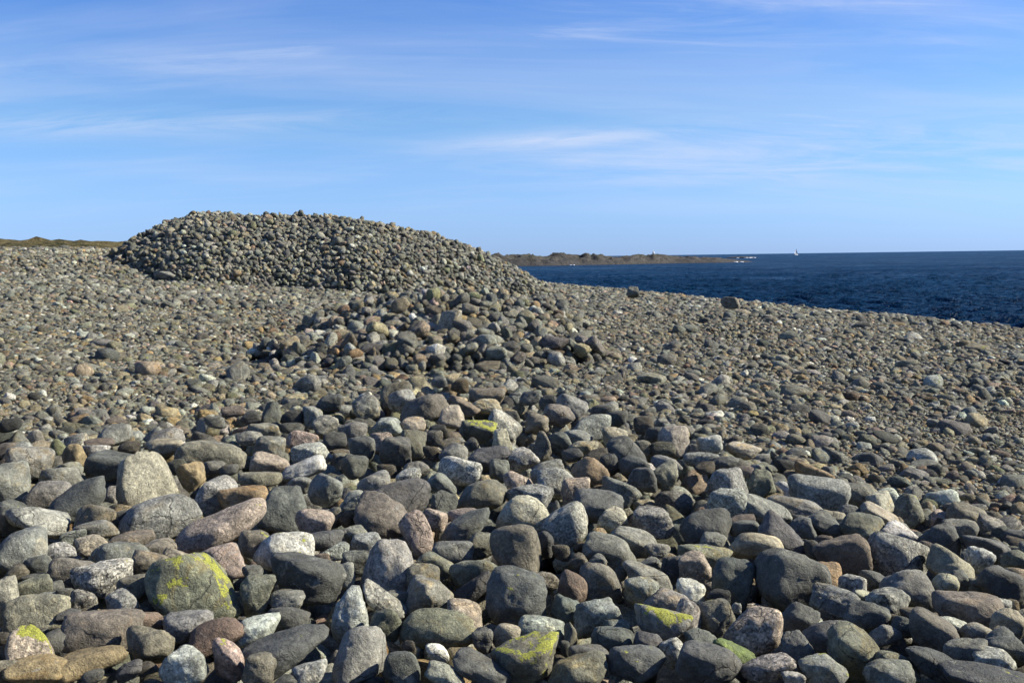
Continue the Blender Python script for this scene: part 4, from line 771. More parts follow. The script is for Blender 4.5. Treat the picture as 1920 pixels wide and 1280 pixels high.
    (-1.75, 3.702, 3.772, 0.442, 0.05, 0.03, 0.037, 0.0, 'd', 'f', 0, 0, 'small dark grey flat boulder behind and right of the grey-green boulder'),
    (-0.178, 3.208, 3.698, 0.055, 0.047, 0.023, 0.033, 5.0, 'o', 'r', 0, 0, 'small ochre rounded boulder right of the small white stone'),
    (1.324, 3.355, 3.718, -0.376, 0.037, 0.035, 0.033, 0.0, 'd', 'r', 0, 0, 'small dark grey rounded boulder left of the tilted brown boulder'),
    (1.34, 6.271, 3.673, -0.21, 0.084, 0.05, 0.062, 0.0, 'd', 'r', 0, 0, 'small dark grey rounded boulder behind the granite pyramid boulder'),
    (0.832, 2.92, 3.724, -0.278, 0.035, 0.027, 0.028, 0.0, 'l', 'r', 0, 0, 'small light grey rounded boulder in front and right of the lumpy frosted boulder'),
]
LOOSE = [
    (0.819, 7.85, 3.711, -0.104, 0.091, 0.071, 0.075, 0.0, 'g', 'r', 0, 0),
    (0.186, 3.349, 3.703, -0.055, 0.024, 0.052, 0.034, 10.0, 'y', 'r', 0, 0),
    (1.004, 6.657, 3.7, -0.15, 0.086, 0.053, 0.065, 0.0, 'v', 'r', 0, 0),
    (-1.339, 7.461, 3.644, 0.178, 0.09, 0.064, 0.071, 0.0, 'g', 'r', 0, 0),
    (2.199, 8.872, 3.4, -0.243, 0.095, 0.085, 0.083, -10.0, 'v', 'r', 0, 0),
    (1.821, 4.353, 3.676, -0.396, 0.043, 0.046, 0.041, -20.0, 'p', 'r', 0, 0),
    (-1.852, 8.32, 3.686, 0.219, 0.097, 0.071, 0.077, 0.0, 'd', 'r', 0, 0),
    (-0.881, 4.849, 3.739, 0.18, 0.044, 0.055, 0.045, 0.0, 'y', 'r', 0, 0),
    (3.531, 7.56, 3.281, -0.437, 0.112, 0.049, 0.074, 0.0, 'g', 'f', 0, 0),
    (-0.609, 7.441, 3.658, 0.082, 0.083, 0.064, 0.068, 0.0, 'g', 'r', 0, 0),
    (2.277, 7.904, 3.367, -0.28, 0.089, 0.068, 0.072, -10.0, 't', 'a', 0, 0),
    (1.431, 3.5, 3.711, -0.388, 0.056, 0.019, 0.036, 5.0, 't', 'f', 0, 0),
    (0.781, 3.773, 3.691, -0.204, 0.048, 0.028, 0.035, 0.0, 'd', 'a', 0, 0),
    (-1.962, 3.87, 3.79, 0.469, 0.046, 0.031, 0.035, 0.0, 't', 'r', 0, 0),
    (0.208, 4.359, 3.696, -0.048, 0.045, 0.04, 0.039, 0.0, 'b', 'r', 0, 0),
    (0.993, 7.57, 3.713, -0.13, 0.078, 0.069, 0.067, 0.0, 'b', 'r', 0, 0),
    (3.565, 8.439, 3.312, -0.4, 0.102, 0.064, 0.076, 0.0, 'g', 'r', 0, 0),
    (2.947, 10.249, 3.377, -0.28, 0.124, 0.077, 0.093, -8.0, 'g', 'r', 0, 0),
    (-1.912, 4.795, 3.754, 0.379, 0.048, 0.044, 0.042, 0.0, 'g', 'a', 0, 0),
    (-1.659, 3.625, 3.777, 0.429, 0.036, 0.034, 0.032, 0.0, 'g', 'a', 0, 0),
    (0.762, 8.46, 3.683, -0.09, 0.106, 0.059, 0.076, 0.0, 'g', 'a', 0, 0),
    (3.085, 8.348, 3.336, -0.354, 0.105, 0.059, 0.075, 0.0, 'd', 'r', 0, 0),
    (1.598, 3.242, 3.727, -0.458, 0.034, 0.028, 0.029, 0.0, 't', 'r', 0, 0),
    (0.321, 8.978, 3.683, -0.036, 0.092, 0.077, 0.078, 0.0, 'g', 'r', 0, 0),
    (1.019, 7.14, 3.71, -0.142, 0.073, 0.061, 0.062, 0.0, 'g', 'r', 0, 0),
    (-1.295, 2.973, 3.739, 0.411, 0.035, 0.022, 0.027, 0.0, 'g', 'r', 0, 0),
    (0.207, 4.967, 3.707, -0.042, 0.034, 0.067, 0.046, 0.0, 'g', 'a', 0, 0),
    (1.146, 4.963, 3.662, -0.227, 0.067, 0.032, 0.046, 0.0, 'p', 'r', 0, 0),
    (0.168, 9.357, 3.684, -0.018, 0.108, 0.07, 0.082, 0.0, 'l', 'r', 0, 0),
    (-1.856, 3.807, 3.784, 0.454, 0.055, 0.022, 0.036, 0.0, 'g', 'f', 0, 0),
    (1.406, 4.461, 3.669, -0.305, 0.048, 0.036, 0.039, 0.0, 'd', 'r', 0, 0),
    (-0.78, 6.122, 3.697, 0.127, 0.066, 0.049, 0.053, 0.0, 'b', 'r', 0, 0),
    (3.469, 7.015, 3.277, -0.459, 0.076, 0.057, 0.061, -10.0, 'g', 'r', 0, 0),
    (2.868, 5.938, 3.292, -0.45, 0.067, 0.045, 0.052, 0.0, 'd', 'r', 0, 0),
    (-3.712, 7.35, 3.81, 0.468, 0.082, 0.055, 0.063, 0.0, 'd', 'a', 0, 0),
    (0.384, 6.466, 3.71, -0.059, 0.072, 0.049, 0.056, 0.0, 's', 'r', 0, 0),
    (0.544, 6.434, 3.708, -0.084, 0.072, 0.049, 0.056, 0.0, 'b', 'r', 0, 0),
    (-2.178, 6.427, 3.677, 0.327, 0.063, 0.055, 0.055, 0.0, 'v', 'a', 0, 0),
    (-0.715, 2.997, 3.707, 0.234, 0.041, 0.017, 0.027, 0.0, 'g', 'a', 0, 0),
    (0.271, 4.24, 3.691, -0.064, 0.046, 0.032, 0.036, 0.0, 't', 'a', 0, 0),
    (-4.205, 10.038, 3.457, 0.397, 0.108, 0.076, 0.084, 0.0, 'l', 'r', 0, 0),
    (-0.584, 7.737, 3.653, 0.075, 0.083, 0.058, 0.065, 0.0, 'd', 'r', 0, 0),
    (-0.553, 6.733, 3.682, 0.082, 0.063, 0.058, 0.056, 0.0, 'b', 'r', 0, 0),
    (0.873, 6.704, 3.705, -0.129, 0.066, 0.054, 0.055, 0.0, 'y', 'r', 0, 0),
    (2.059, 7.497, 3.397, -0.268, 0.091, 0.049, 0.065, -8.0, 'd', 'r', 0, 0),
    (-0.023, 8.262, 3.67, 0.003, 0.081, 0.066, 0.068, -15.0, 'g', 'r', 0, 0),
    (-2.405, 8.032, 3.709, 0.291, 0.09, 0.056, 0.067, 0.0, 'l', 'r', 0, 0),
    (-0.454, 7.09, 3.672, 0.064, 0.079, 0.05, 0.06, 0.0, 't', 'r', 0, 0),
    (1.27, 12.796, 3.393, -0.099, 0.142, 0.09, 0.107, 0.0, 'g', 'r', 0, 0),
    (-1.065, 3.985, 3.744, 0.261, 0.043, 0.028, 0.033, 0.0, 'l', 'a', 0, 0),
    (-1.166, 3.058, 3.73, 0.364, 0.039, 0.017, 0.027, 0.0, 'b', 'f', 0, 0),
    (0.582, 4.218, 3.682, -0.137, 0.053, 0.025, 0.036, 0.0, 'l', 'f', 0, 0),
    (0.583, 3.209, 3.705, -0.18, 0.037, 0.021, 0.027, 0.0, 'g', 'r', 0, 0),
    (-2.695, 6.958, 3.711, 0.369, 0.078, 0.045, 0.057, 0.0, 'b', 'r', 0, 0),
    (4.066, 8.271, 3.285, -0.457, 0.093, 0.054, 0.068, -8.0, 'p', 'f', 0, 0),
    (1.338, 4.435, 3.672, -0.293, 0.036, 0.041, 0.035, 0.0, 'g', 'r', 0, 0),
    (-0.814, 4.816, 3.738, 0.168, 0.041, 0.042, 0.038, 0.0, 'o', 'r', 0, 0),
    (-1.774, 7.96, 3.663, 0.219, 0.103, 0.043, 0.068, 0.0, 'g', 'r', 0, 0),
    (-0.531, 9.977, 3.724, 0.053, 0.093, 0.075, 0.078, 0.0, 'o', 'r', 0, 0),
    (-2.188, 8.3, 3.7, 0.258, 0.089, 0.054, 0.066, 0.0, 'g', 'r', 0, 0),
    (1.756, 8.98, 3.394, -0.193, 0.1, 0.054, 0.071, 0.0, 'd', 'r', 0, 0),
    (0.356, 4.245, 3.689, -0.084, 0.044, 0.028, 0.033, 0.0, 'l', 'r', 0, 0),
    (1.805, 9.42, 3.389, -0.189, 0.097, 0.062, 0.073, 0.0, 'd', 'r', 0, 0),
    (1.191, 6.173, 3.676, -0.191, 0.064, 0.04, 0.048, 0.0, 'b', 'r', 0, 0),
    (0.862, 11.095, 3.391, -0.078, 0.119, 0.069, 0.087, -15.0, 't', 'a', 0, 0),
    (-2.928, 7.028, 3.732, 0.395, 0.104, 0.031, 0.062, 0.0, 'p', 'f', 0, 0),
    (-2.399, 8.53, 3.715, 0.274, 0.103, 0.047, 0.069, 0.0, 'p', 'r', 0, 0),
    (-1.73, 3.609, 3.778, 0.447, 0.043, 0.019, 0.029, 0.0, 'w', 'r', 0, 0),
    (1.438, 4.59, 3.663, -0.304, 0.046, 0.03, 0.035, 0.0, 'p', 'r', 0, 0),
    (-1.815, 6.322, 3.667, 0.28, 0.062, 0.041, 0.048, 0.0, 's', 'r', 0, 0),
    (4.639, 11.079, 3.325, -0.397, 0.104, 0.076, 0.083, -10.0, 'o', 'a', 0, 0),
    (3.54, 7.919, 3.291, -0.42, 0.075, 0.052, 0.058, 0.0, 'g', 'r', 0, 0),
    (2.422, 9.581, 3.392, -0.248, 0.081, 0.068, 0.069, 0.0, 'b', 'r', 0, 0),
    (0.434, 4.048, 3.688, -0.107, 0.029, 0.034, 0.029, 0.0, 'g', 'r', 0, 0),
    (0.93, 3.484, 3.705, -0.261, 0.024, 0.031, 0.025, 0.0, 't', 'r', 0, 0),
    (-0.359, 3.266, 3.702, 0.109, 0.025, 0.026, 0.023, 0.0, 'b', 'r', 0, 0),
    (-0.3, 7.049, 3.68, 0.043, 0.06, 0.046, 0.049, 0.0, 'g', 'r', 0, 0),
    (4.276, 8.967, 3.297, -0.445, 0.076, 0.059, 0.062, 0.0, 'l', 'r', 0, 0),
    (0.484, 5.505, 3.696, -0.088, 0.049, 0.033, 0.038, 0.0, 'o', 'r', 0, 0),
    (1.327, 3.428, 3.713, -0.369, 0.025, 0.027, 0.024, 0.0, 'b', 'r', 0, 0),
    (1.798, 3.547, 3.712, -0.469, 0.026, 0.028, 0.024, 0.0, 't', 'r', 0, 0),
    (0.164, 3.255, 3.699, -0.05, 0.019, 0.031, 0.023, 0.0, 'g', 'r', 0, 0),
    (-1.689, 3.22, 3.772, 0.483, 0.026, 0.021, 0.022, 0.0, 'b', 'r', 0, 0),
    (1.429, 6.125, 3.66, -0.229, 0.058, 0.034, 0.042, 0.0, 'p', 'r', 0, 0),
    (-2.976, 6.364, 3.735, 0.437, 0.054, 0.039, 0.043, 0.0, 'g', 'r', 0, 0),
    (-0.75, 10.196, 3.738, 0.073, 0.086, 0.061, 0.068, 0.0, 'l', 'a', 0, 0),
    (-1.59, 3.271, 3.766, 0.452, 0.025, 0.022, 0.022, 0.0, 'g', 'r', 0, 0),
    (2.715, 7.725, 3.326, -0.338, 0.062, 0.047, 0.05, 0.0, 'd', 'r', 0, 0),
    (-0.82, 4.197, 3.733, 0.193, 0.036, 0.023, 0.027, 0.0, 'p', 'r', 0, 0),
    (4.804, 13.991, 3.238, -0.331, 0.118, 0.077, 0.09, 0.0, 'b', 'r', 0, 0),
    (4.865, 13.603, 3.248, -0.343, 0.115, 0.073, 0.086, -15.0, 'l', 'r', 0, 0),
    (-1.438, 3.821, 3.763, 0.36, 0.031, 0.021, 0.024, 0.0, 'o', 'r', 0, 0),
    (0.296, 4.442, 3.69, -0.067, 0.036, 0.025, 0.028, 0.0, 'o', 'r', 0, 0),
    (-0.878, 3.771, 3.729, 0.229, 0.032, 0.019, 0.024, 0.0, 't', 'r', 0, 0),
    (2.562, 7.46, 3.323, -0.331, 0.05, 0.045, 0.044, 0.0, 'o', 'r', 0, 0),
    (3.399, 7.727, 3.288, -0.414, 0.059, 0.039, 0.045, 0.0, 'o', 'a', 0, 0),
    (-1.226, 3.43, 3.745, 0.343, 0.022, 0.021, 0.02, 0.0, 'v', 'a', 0, 0),
    (0.818, 3.633, 3.693, -0.221, 0.02, 0.021, 0.019, 0.0, 'w', 'r', 0, 0),
    (1.528, 6.249, 3.655, -0.24, 0.042, 0.026, 0.032, 0.0, 'w', 'a', 0, 0),
]

def boulder_mesh(row, g, level):
    x, y, z, yaw, a, b, c, ang, col, sh, li = row[:11]
    P = rock_shape(ICO[level][0], g, sh, 0.8 if sh == 'a' else g.uniform(0, .6))
    tp = row[11]
    if tp: k = np.clip((P[:, 2]+1)/2, 0, 1) if tp > 0 else np.clip((1-P[:, 2])/2, 0, 1); w_ = 1.08-abs(tp)*k**0.9; P[:, 0] *= w_; P[:, 1] *= w_
    if sh == 'f': P[:, 2] = np.sign(P[:, 2])*np.abs(P[:, 2])**0.8
    t = R(ang); a2, b2 = a, b
    if abs(ang) > 4:      # the measured width and height are those of the tilted stone's bounding box
        ct, st_ = abs(math.cos(t)), abs(math.sin(t)); den = ct*ct-st_*st_
        if den > .25:
            A2 = (a*a*ct*ct-b*b*st_*st_)/den; B2 = (b*b*ct*ct-a*a*st_*st_)/den
            if A2 > 0 and B2 > 0: a2, b2 = (a+math.sqrt(A2))/2, (b+max(math.sqrt(B2), .45*b))/2
    P = P*np.array([a2, c, b2])*1.03
    rot = np.array(Matrix.Rotation(yaw, 3, 'Z') @ Matrix.Rotation(-t, 3, 'Y'))
    return mesh_from('boulder', P@rot.T, ICO[level][1], M_BOULDER)
for row in BOULDERS:
    g = np.random.default_rng(int(abs(row[0]*1000))+int(row[1]*777))
    px = row[4]/max(row[1], 1)*1884
    o = link(bpy.data.objects.new('boulder', boulder_mesh(row, g, 4 if px > 17 else 3)))
    o.location = row[:3]; dress(o, row[8], g, row[10])
    tag(o, row[12], 'boulder', 'boulders of the stony bank')

# ---------------------------------------------------------------- scattered stones
PROTO = {}
def protos(name, n, level, mat, kinds, seed):
    c = bpy.data.collections.new(name)
    for i in range(n):
        g = np.random.default_rng(seed+i); k = kinds[i % len(kinds)]
        P = rock_shape(ICO[level][0], g, k, g.uniform(0, .6))
        o = bpy.data.objects.new(f'{name}_{i:02d}', mesh_from(name, P, ICO[level][1], mat)); c.objects.link(o)
    PROTO[name] = c
    return c
protos('cobble_shape', 16, 2, M_COBBLE, 'raaraaef', 500)
protos('big_cobble_shape', 10, 3, M_COBBLE, 'rarae', 600)
TINTS = np.array([(.215,.205,.18),(.17,.165,.148),(.265,.255,.225),(.115,.114,.106),(.36,.35,.315),(.25,.215,.155),(.33,.27,.175),(.20,.172,.13),(.36,.24,.115),(.37,.265,.205),(.62,.61,.57),(.215,.21,.125),(.23,.15,.10)])
TW_BEACH = np.array([16,10,17,6,13,14,13,7,4.2,5.0,3.4,2.8,2.2]); TW_CAIRN = np.array([24,15,22,9,10,8,5,5,1.6,1.6,1.3,2.5,.8])
def tints(n, w, g):
    i = g.choice(len(TINTS), n, p=w/w.sum())
    return 0.9*np.array([.99, 1.0, .99])*(0.87*np.array([.955, 1.0, .92])*TINTS[i]+0.13*(TINTS[i]@np.array([.3, .59, .11]))[:, None]*np.array([.98, 1.0, .91]))*g.uniform(.62, 1.4, (n, 1))*(1+g.normal(0, .03, (n, 3)))
_groups = {}
def scatter_group(coll, mat):
    if coll.name in _groups: return _groups[coll.name]
    ng = bpy.data.node_groups.new('scatter_'+coll.name, 'GeometryNodeTree')
    ng.interface.new_socket('Geometry', in_out='INPUT', socket_type='NodeSocketGeometry'); ng.interface.new_socket('Geometry', in_out='OUTPUT', socket_type='NodeSocketGeometry')
    N, L = ng.nodes, ng.links
    gi, go = N.new('NodeGroupInput'), N.new('NodeGroupOutput')
    ci = N.new('GeometryNodeCollectionInfo'); ci.inputs['Collection'].default_value = coll; ci.inputs['Separate Children'].default_value = True; ci.inputs['Reset Children'].default_value = True
    ip = N.new('GeometryNodeInstanceOnPoints'); ip.inputs['Pick Instance'].default_value = True
    def at(name, typ):
        n = N.new('GeometryNodeInputNamedAttribute'); n.data_type = typ; n.inputs['Name'].default_value = name; return n.outputs['Attribute']
    e2r = N.new('FunctionNodeEulerToRotation'); L.new(at('rot', 'FLOAT_VECTOR'), e2r.inputs[0])
    L.new(gi.outputs[0], ip.inputs['Points']); L.new(ci.outputs[0], ip.inputs['Instance']); L.new(at('idx', 'INT'), ip.inputs['Instance Index'])
    L.new(e2r.outputs[0], ip.inputs['Rotation']); L.new(at('scl', 'FLOAT_VECTOR'), ip.inputs['Scale'])
    L.new(ip.outputs[0], go.inputs[0])
    _groups[coll.name] = ng
    return ng
def scatter(name, P, rot, scl, tint, g, coll, parent=None, label=None, cat=None):
    n = len(P); me = bpy.data.meshes.new(name); me.vertices.add(n); me.vertices.foreach_set('co', np.ascontiguousarray(P, np.float32).ravel())
    for nm, typ, a in (('rot', 'FLOAT_VECTOR', rot), ('scl', 'FLOAT_VECTOR', scl)):
        me.attributes.new(nm, typ, 'POINT').data.foreach_set('vector', np.ascontiguousarray(a, np.float32).ravel())
    me.attributes.new('tint', 'FLOAT_COLOR', 'POINT').data.foreach_set('color', np.concatenate([tint, np.ones((n, 1))], 1).astype(np.float32).ravel())
    me.attributes.new('idx', 'INT', 'POINT').data.foreach_set('value', g.integers(0, len(coll.objects), n).astype(np.int32))
    me.materials.append(M_COBBLE)
    o = link(bpy.data.objects.new(name, me), parent); o.modifiers.new('scatter', 'NODES').node_group = scatter_group(coll, None)
    tag(o, label, cat, kind='stuff')
    return o
def jitter_grid(x0, x1, y0, y1, sp, g):
    xs, ys = np.meshgrid(np.arange(x0, x1, sp), np.arange(y0, y1, sp*.87))
    xs = xs+(np.arange(xs.shape[0])%2)[:, None]*sp/2
    return (xs+g.uniform(-.42, .42, xs.shape)*sp).ravel(), (ys+g.uniform(-.42, .42, ys.shape)*sp).ravel()
def slope(fn, x, y, e=0.15):
    return (fn(x+e, y)-fn(x-e, y))/(2*e), (fn(x, y+e)-fn(x, y-e))/(2*e)
def lie(fn, x, y, r, g, tilt=.25, flat=(.5, .85), elong=(.85, 1.35), sink=.35):
    """positions, rotations and half-sizes of stones of radius r lying on the surface fn"""
    n = len(x); sx, sy = slope(fn, x, y); fz = g.uniform(*flat, n); el = g.uniform(*elong, n)
    scl = np.stack([r*el, r/np.sqrt(el), r*fz], 1)
    rot = np.stack([np.arctan(sy)*0+g.normal(0, tilt, n), g.normal(0, tilt, n), g.uniform(0, 6.283, n)], 1)
    z = fn(x, y)+scl[:, 2]*(1-2*sink)
    return np.stack([x, y, z], 1), rot, scl
def in_view(x, y, m=0.06):
    return np.abs(x) < (0.51+m)*np.maximum(y, 0)+1.2
def ss_max(s): return s.max(1)
def px_size(P, scl):
    return scl.max(1)*2/np.linalg.norm(P-np.array([0, 0, EYE]), axis=1)*1884
def singles(name, parent, P, rot, scl, tint, meshes, g, origin=(0, 0, 0)):
    for i in range(len(P)):
        o = bpy.data.objects.new(name, meshes[int(g.integers(len(meshes)))]); link(o, parent)
        o.location = P[i]-np.array(origin); o.rotation_euler = rot[i]; o.scale = scl[i]; o.color = (*tint[i], 1)
        o['speckle'] = float(g.uniform(0, .9)); o['lichen'] = float(.7 if g.random() < .07 else 0); o['crust'] = float(g.uniform(0, .9)); o['stain'] = float(g.uniform(0, 1))
MESH_MID = [mesh_from('stone', rock_shape(ICO[3][0], np.random.default_rng(700+i), 'raaraeaa'[i % 8], .4), ICO[3][1], M_STONE) for i in range(20)]
MESH_LOW = [mesh_from('stone', rock_shape(ICO[2][0], np.random.default_rng(800+i), 'raaraeaa'[i % 8], .4), ICO[2][1], M_STONE) for i in range(20)]

def on_cairn(x, y): return (mound_h(x, y) > 0.02) | (heap_h(x, y) > 0.02)
def bank(x, y): return beach_z(x, y)+field_h(x, y)

# the two cairns: a rubble core, the stones that show largest one by one, the others as one mass
def cairn(label, cx, cy, ax, ay, hfun, sp, rlo, rhi, seed, meshes, nmax, spill):
    g = np.random.default_rng(seed)
    fn = lambda x, y: beach_z(x, y)+hfun(x, y)
    z0 = float(beach_z(cx, cy))
    root = link(bpy.data.objects.new('cairn', None)); root.location = (cx, cy, z0); root.empty_display_size = 0.5
    tag(root, label, 'cairn')
    gx, gy = np.meshgrid(np.linspace(cx-ax, cx+ax, 120), np.linspace(cy-ay, cy+ay, 90))
    h = hfun(gx, gy); gz = fn(gx, gy)-0.10-0.25*(h < 0.03)
    core = mesh_from('rubble_core', np.stack([gx-cx, gy-cy, gz-z0], -1).reshape(-1, 3), grid_faces(*gx.shape), M_GRAVEL); link(bpy.data.objects.new('rubble_core', core), root)
    Ps, Rs, Ss = [], [], []
    for layer, (s, dz, f) in enumerate(((sp, -.10, 1.0), (sp*.93, .03, 1.0), (sp*1.9, .13, 1.15))):
        x, y = jitter_grid(cx-ax, cx+ax, cy-ay, cy+ay, s, g); hh = hfun(x, y)
        keep = hh > g.uniform(0.0, 0.10, len(x))+np.where(perlin(np.stack([x*.8, y*.8, 0*x], 1), seed) > .12, .10, 0); x, y = x[keep], y[keep]
        r = g.uniform(rlo, rhi, len(x))*f*np.where(g.random(len(x)) < .12, 1.35, 1)
        P, ro, sc = lie(fn, x, y, r, g, .5, (.6, .95), (.85, 1.4), .45); P[:, 2] += dz*r/ rhi
        Ps.append(P); Rs.append(ro); Ss.append(sc)
    # stones that have rolled off its foot on to the pebbles
    x, y = jitter_grid(cx-ax-2, cx+ax+2, cy-ay-2, cy+ay, sp*1.15, g)
    e = np.stack([hfun(x+dx, y+dy) for dx, dy in ((.7,0),(-.7,0),(0,.7),(0,-.7),(0,0),(.35,.35),(-.35,-.35),(1.2,0),(-1.2,0),(0,1.2))]).max(0)
    k = (hfun(x, y) < .08) & (e > 0.0) & (g.random(len(x)) < spill*np.clip(e/.25, .25, 1)); x, y = x[k], y[k]
    P, ro, sc = lie(fn, x, y, g.uniform(rlo*.8, rhi*.95, len(x)), g, .4, (.6, .95), (.85, 1.4), .35); Ps.append(P); Rs.append(ro); Ss.append(sc)
    P, ro, sc = map(np.concatenate, (Ps, Rs, Ss)); tn = tints(len(P), TW_CAIRN if hfun is mound_h else TW_CAIRN*.4+TW_BEACH*.6, g)
    sx, sy = slope(fn, P[:, 0], P[:, 1]); d = P-np.array([0, 0, EYE])
    facing = (-sx*-d[:, 0]+ -sy*-d[:, 1]+ -d[:, 2]) > 0
    score = px_size(P, sc)*(facing & in_view(P[:, 0], P[:, 1], 0))*np.where(np.arange(len(P)) < len(Ps[0]), .5, 1)
    top = np.argsort(-score)[:nmax]; m = np.ones(len(P), bool); m[top] = False
    singles('stone', root, P[top], ro[top], sc[top], tn[top], meshes, g, (cx, cy, z0))
    scatter('stones', P[m]-np.array([cx, cy, z0]), ro[m], sc[m], tn[m], g, PROTO['cobble_shape'], root)
    return root
cairn('large rounded cairn of grey stones standing against the sky at the left', -8.6, 46.5, 11.2, 8.2, mound_h, .16, .055, .118, 31, MESH_LOW, 300, .55)
cairn('low ragged cairn of bigger stones behind the boulder bank in the middle', -1.4, 20.6, 4.2, 7.4, heap_h, .185, .058, .125, 32, MESH_MID, 300, .6)

# smaller stones wedged under and between the boulders, and the bank going on beyond the picture
def bank_fill():
    g = np.random.default_rng(51)
    occ = np.array([[r[0], r[1], r[4], r[6]] for r in BOULDERS+LOOSE])
    out = []
    for sp, lo, hi, dz in ((.10, .035, .065, -.27), (.14, .05, .09, -.20), (.24, .06, .10, -.13)):
        x, y = jitter_grid(-9, 4, 0.6, 12, sp, g); k = (field_d(x, y) > 0.02) & in_view(x, y, .10); x, y = x[k], y[k]
        r = g.uniform(lo, hi, len(x)); P, ro, sc = lie(bank, x, y, r, g, .5, (.6, .95), (.85, 1.4), .45); P[:, 2] += dz*smooth(field_d(x, y)/.5)
        out.append((P, ro, sc))
    x, y = jitter_grid(-9, 5.5, 2, 13.5, .17, g); d = field_d(x, y)                     # the bank thins out into the pebbles
    k = (d > -1.7) & (d < .25) & in_view(x, y, .1) & (g.random(len(x)) < .62*np.clip(1+(d-.1)/1.7, 0, 1)**1.3*np.where(x > 1.0, .35, 1)); x, y = x[k], y[k]
    r = .04+.075*g.random(len(x))**1.4; P, ro, sc = lie(bank, x, y, r, g, .35, (.55, .9), (.85, 1.4), .3); out.append((P, ro, sc))
    x, y = jitter_grid(-9, 4, 0.6, 9, .27, g)
    d2 = ((x[:, None]-occ[None, :, 0])**2+(y[:, None]-occ[None, :, 1])**2).min(1)
    k = (field_d(x, y) > 0.1) & (d2 > .16**2) & ~((np.abs(x) < .52*y+.2) & (y > 2.0)); x, y = x[k], y[k]
    r = g.uniform(.12, .19, len(x)); P, ro, sc = lie(bank, x, y, r, g, .4, (.6, .9), (.9, 1.4), .45); out.append((P, ro, sc))
    P, ro, sc = [np.concatenate(q) for q in zip(*out)]
    tn = tints(len(P), TW_CAIRN*0.5+TW_BEACH*0.5, g)
    L = np.array([[r[0], r[1], r[2], r[3], r[4], r[5], r[6], R(r[7])] for r in LOOSE])
    P = np.concatenate([P, L[:, :3]]); ro = np.concatenate([ro, np.stack([0*L[:, 0], -L[:, 7], L[:, 3]], 1)]); sc = np.concatenate([sc, L[:, [4, 6, 5]]])
    tn = np.concatenate([tn, 0.66*np.array([mute(PAL[r[8]]) for r in LOOSE])])
    scatter('bank_stones', P, ro, sc, tn, g, PROTO['big_cobble_shape'], None, 'smaller stones wedged between the boulders of the bank', 'stones')
bank_fill()

# the open beach: gravel, cobbles and larger stones
def beach_stones():
    g = np.random.default_rng(61)
    Ps, Rs, Ss = [], [], []
    def add(x0, x1, y0, y1, sp, lo, hi, ymin, ymax, powr=1.0, keep=1.0, tilt=.30, flat=(.5, .95), patchy=0):
        x, y = jitter_grid(x0, x1, y0, y1, sp, g)
        k = in_view(x, y) & (y >= ymin+g.normal(0, .6, len(y))) & (y < ymax) & (g.random(len(x)) < keep) & (inland(x, y) > -6) & ~((y > 76) & (inland(x, y) > 9))
        if patchy: k &= g.random(len(x)) > .55*smooth((15-y)/5)*(x > 0.3)
        if patchy: k &= g.random(len(x)) > patchy*smooth((perlin(np.stack([x*.33, y*.22, 0*x], 1), 77)-.02)/.22)
        x, y = x[k], y[k]; k = (field_d(x, y) < .08) & (mound_h(x, y) < .12) & ((heap_h(x, y) < .06)); x, y = x[k], y[k]
        k = ~((y > 44) & (np.abs(x+8.6) < 11+.12*(y-46)) & (x < -8.6+9+.02*y)) ; x, y = x[k], y[k]     # nothing is seen behind the cairn
        r = lo+(hi-lo)*g.random(len(x))**powr
        P, ro, sc = lie(bank, x, y, r, g, tilt, flat, (.85, 1.45), .19); Ps.append(P); Rs.append(ro); Ss.append(sc)
    add(-10, 11, 5, 17.5, .042, .013, .028, 4, 17)
    add(-22, 17, 4, 32, .088, .024, .064, 4, 30, 1.5, patchy=.6)
    add(-22, 17, 4, 34, .27, .05, .105, 5, 34, 2.4, .72, .28, (.45, .85), patchy=.8)
    add(-48, 24, 28, 82, .165, .055, .125, 29, 80, 1.5)
    add(-48, 24, 28, 82, .50, .10, .19, 28, 80, 2.0, .7, .3, (.5, .85))
    add(-40, 24, 8, 78, 1.2, .11, .19, 9, 78, 1.6, .5, .3, (.5, .8))
    P, ro, sc = map(np.concatenate, (Ps, Rs, Ss)); tn = tints(len(P), TW_BEACH, g); bigs = ss_max(sc) > .12; tn[bigs] = tints(int(bigs.sum()), TW_CAIRN, g)
    vis = in_view(P[:, 0], P[:, 1], -.01) & (inland(P[:, 0], P[:, 1]) > 0.5)
    score = px_size(P, sc)*vis; top = np.argsort(-score)[:300]; m = np.ones(len(P), bool); m[top] = False
    singles('cobble', beach, P[top], ro[top], sc[top], tn[top], MESH_LOW, g)
    scatter('cobbles', P[m], ro[m], sc[m], tn[m], g, PROTO['cobble_shape'], beach)
    print('beach stones', len(P))
beach_stones()

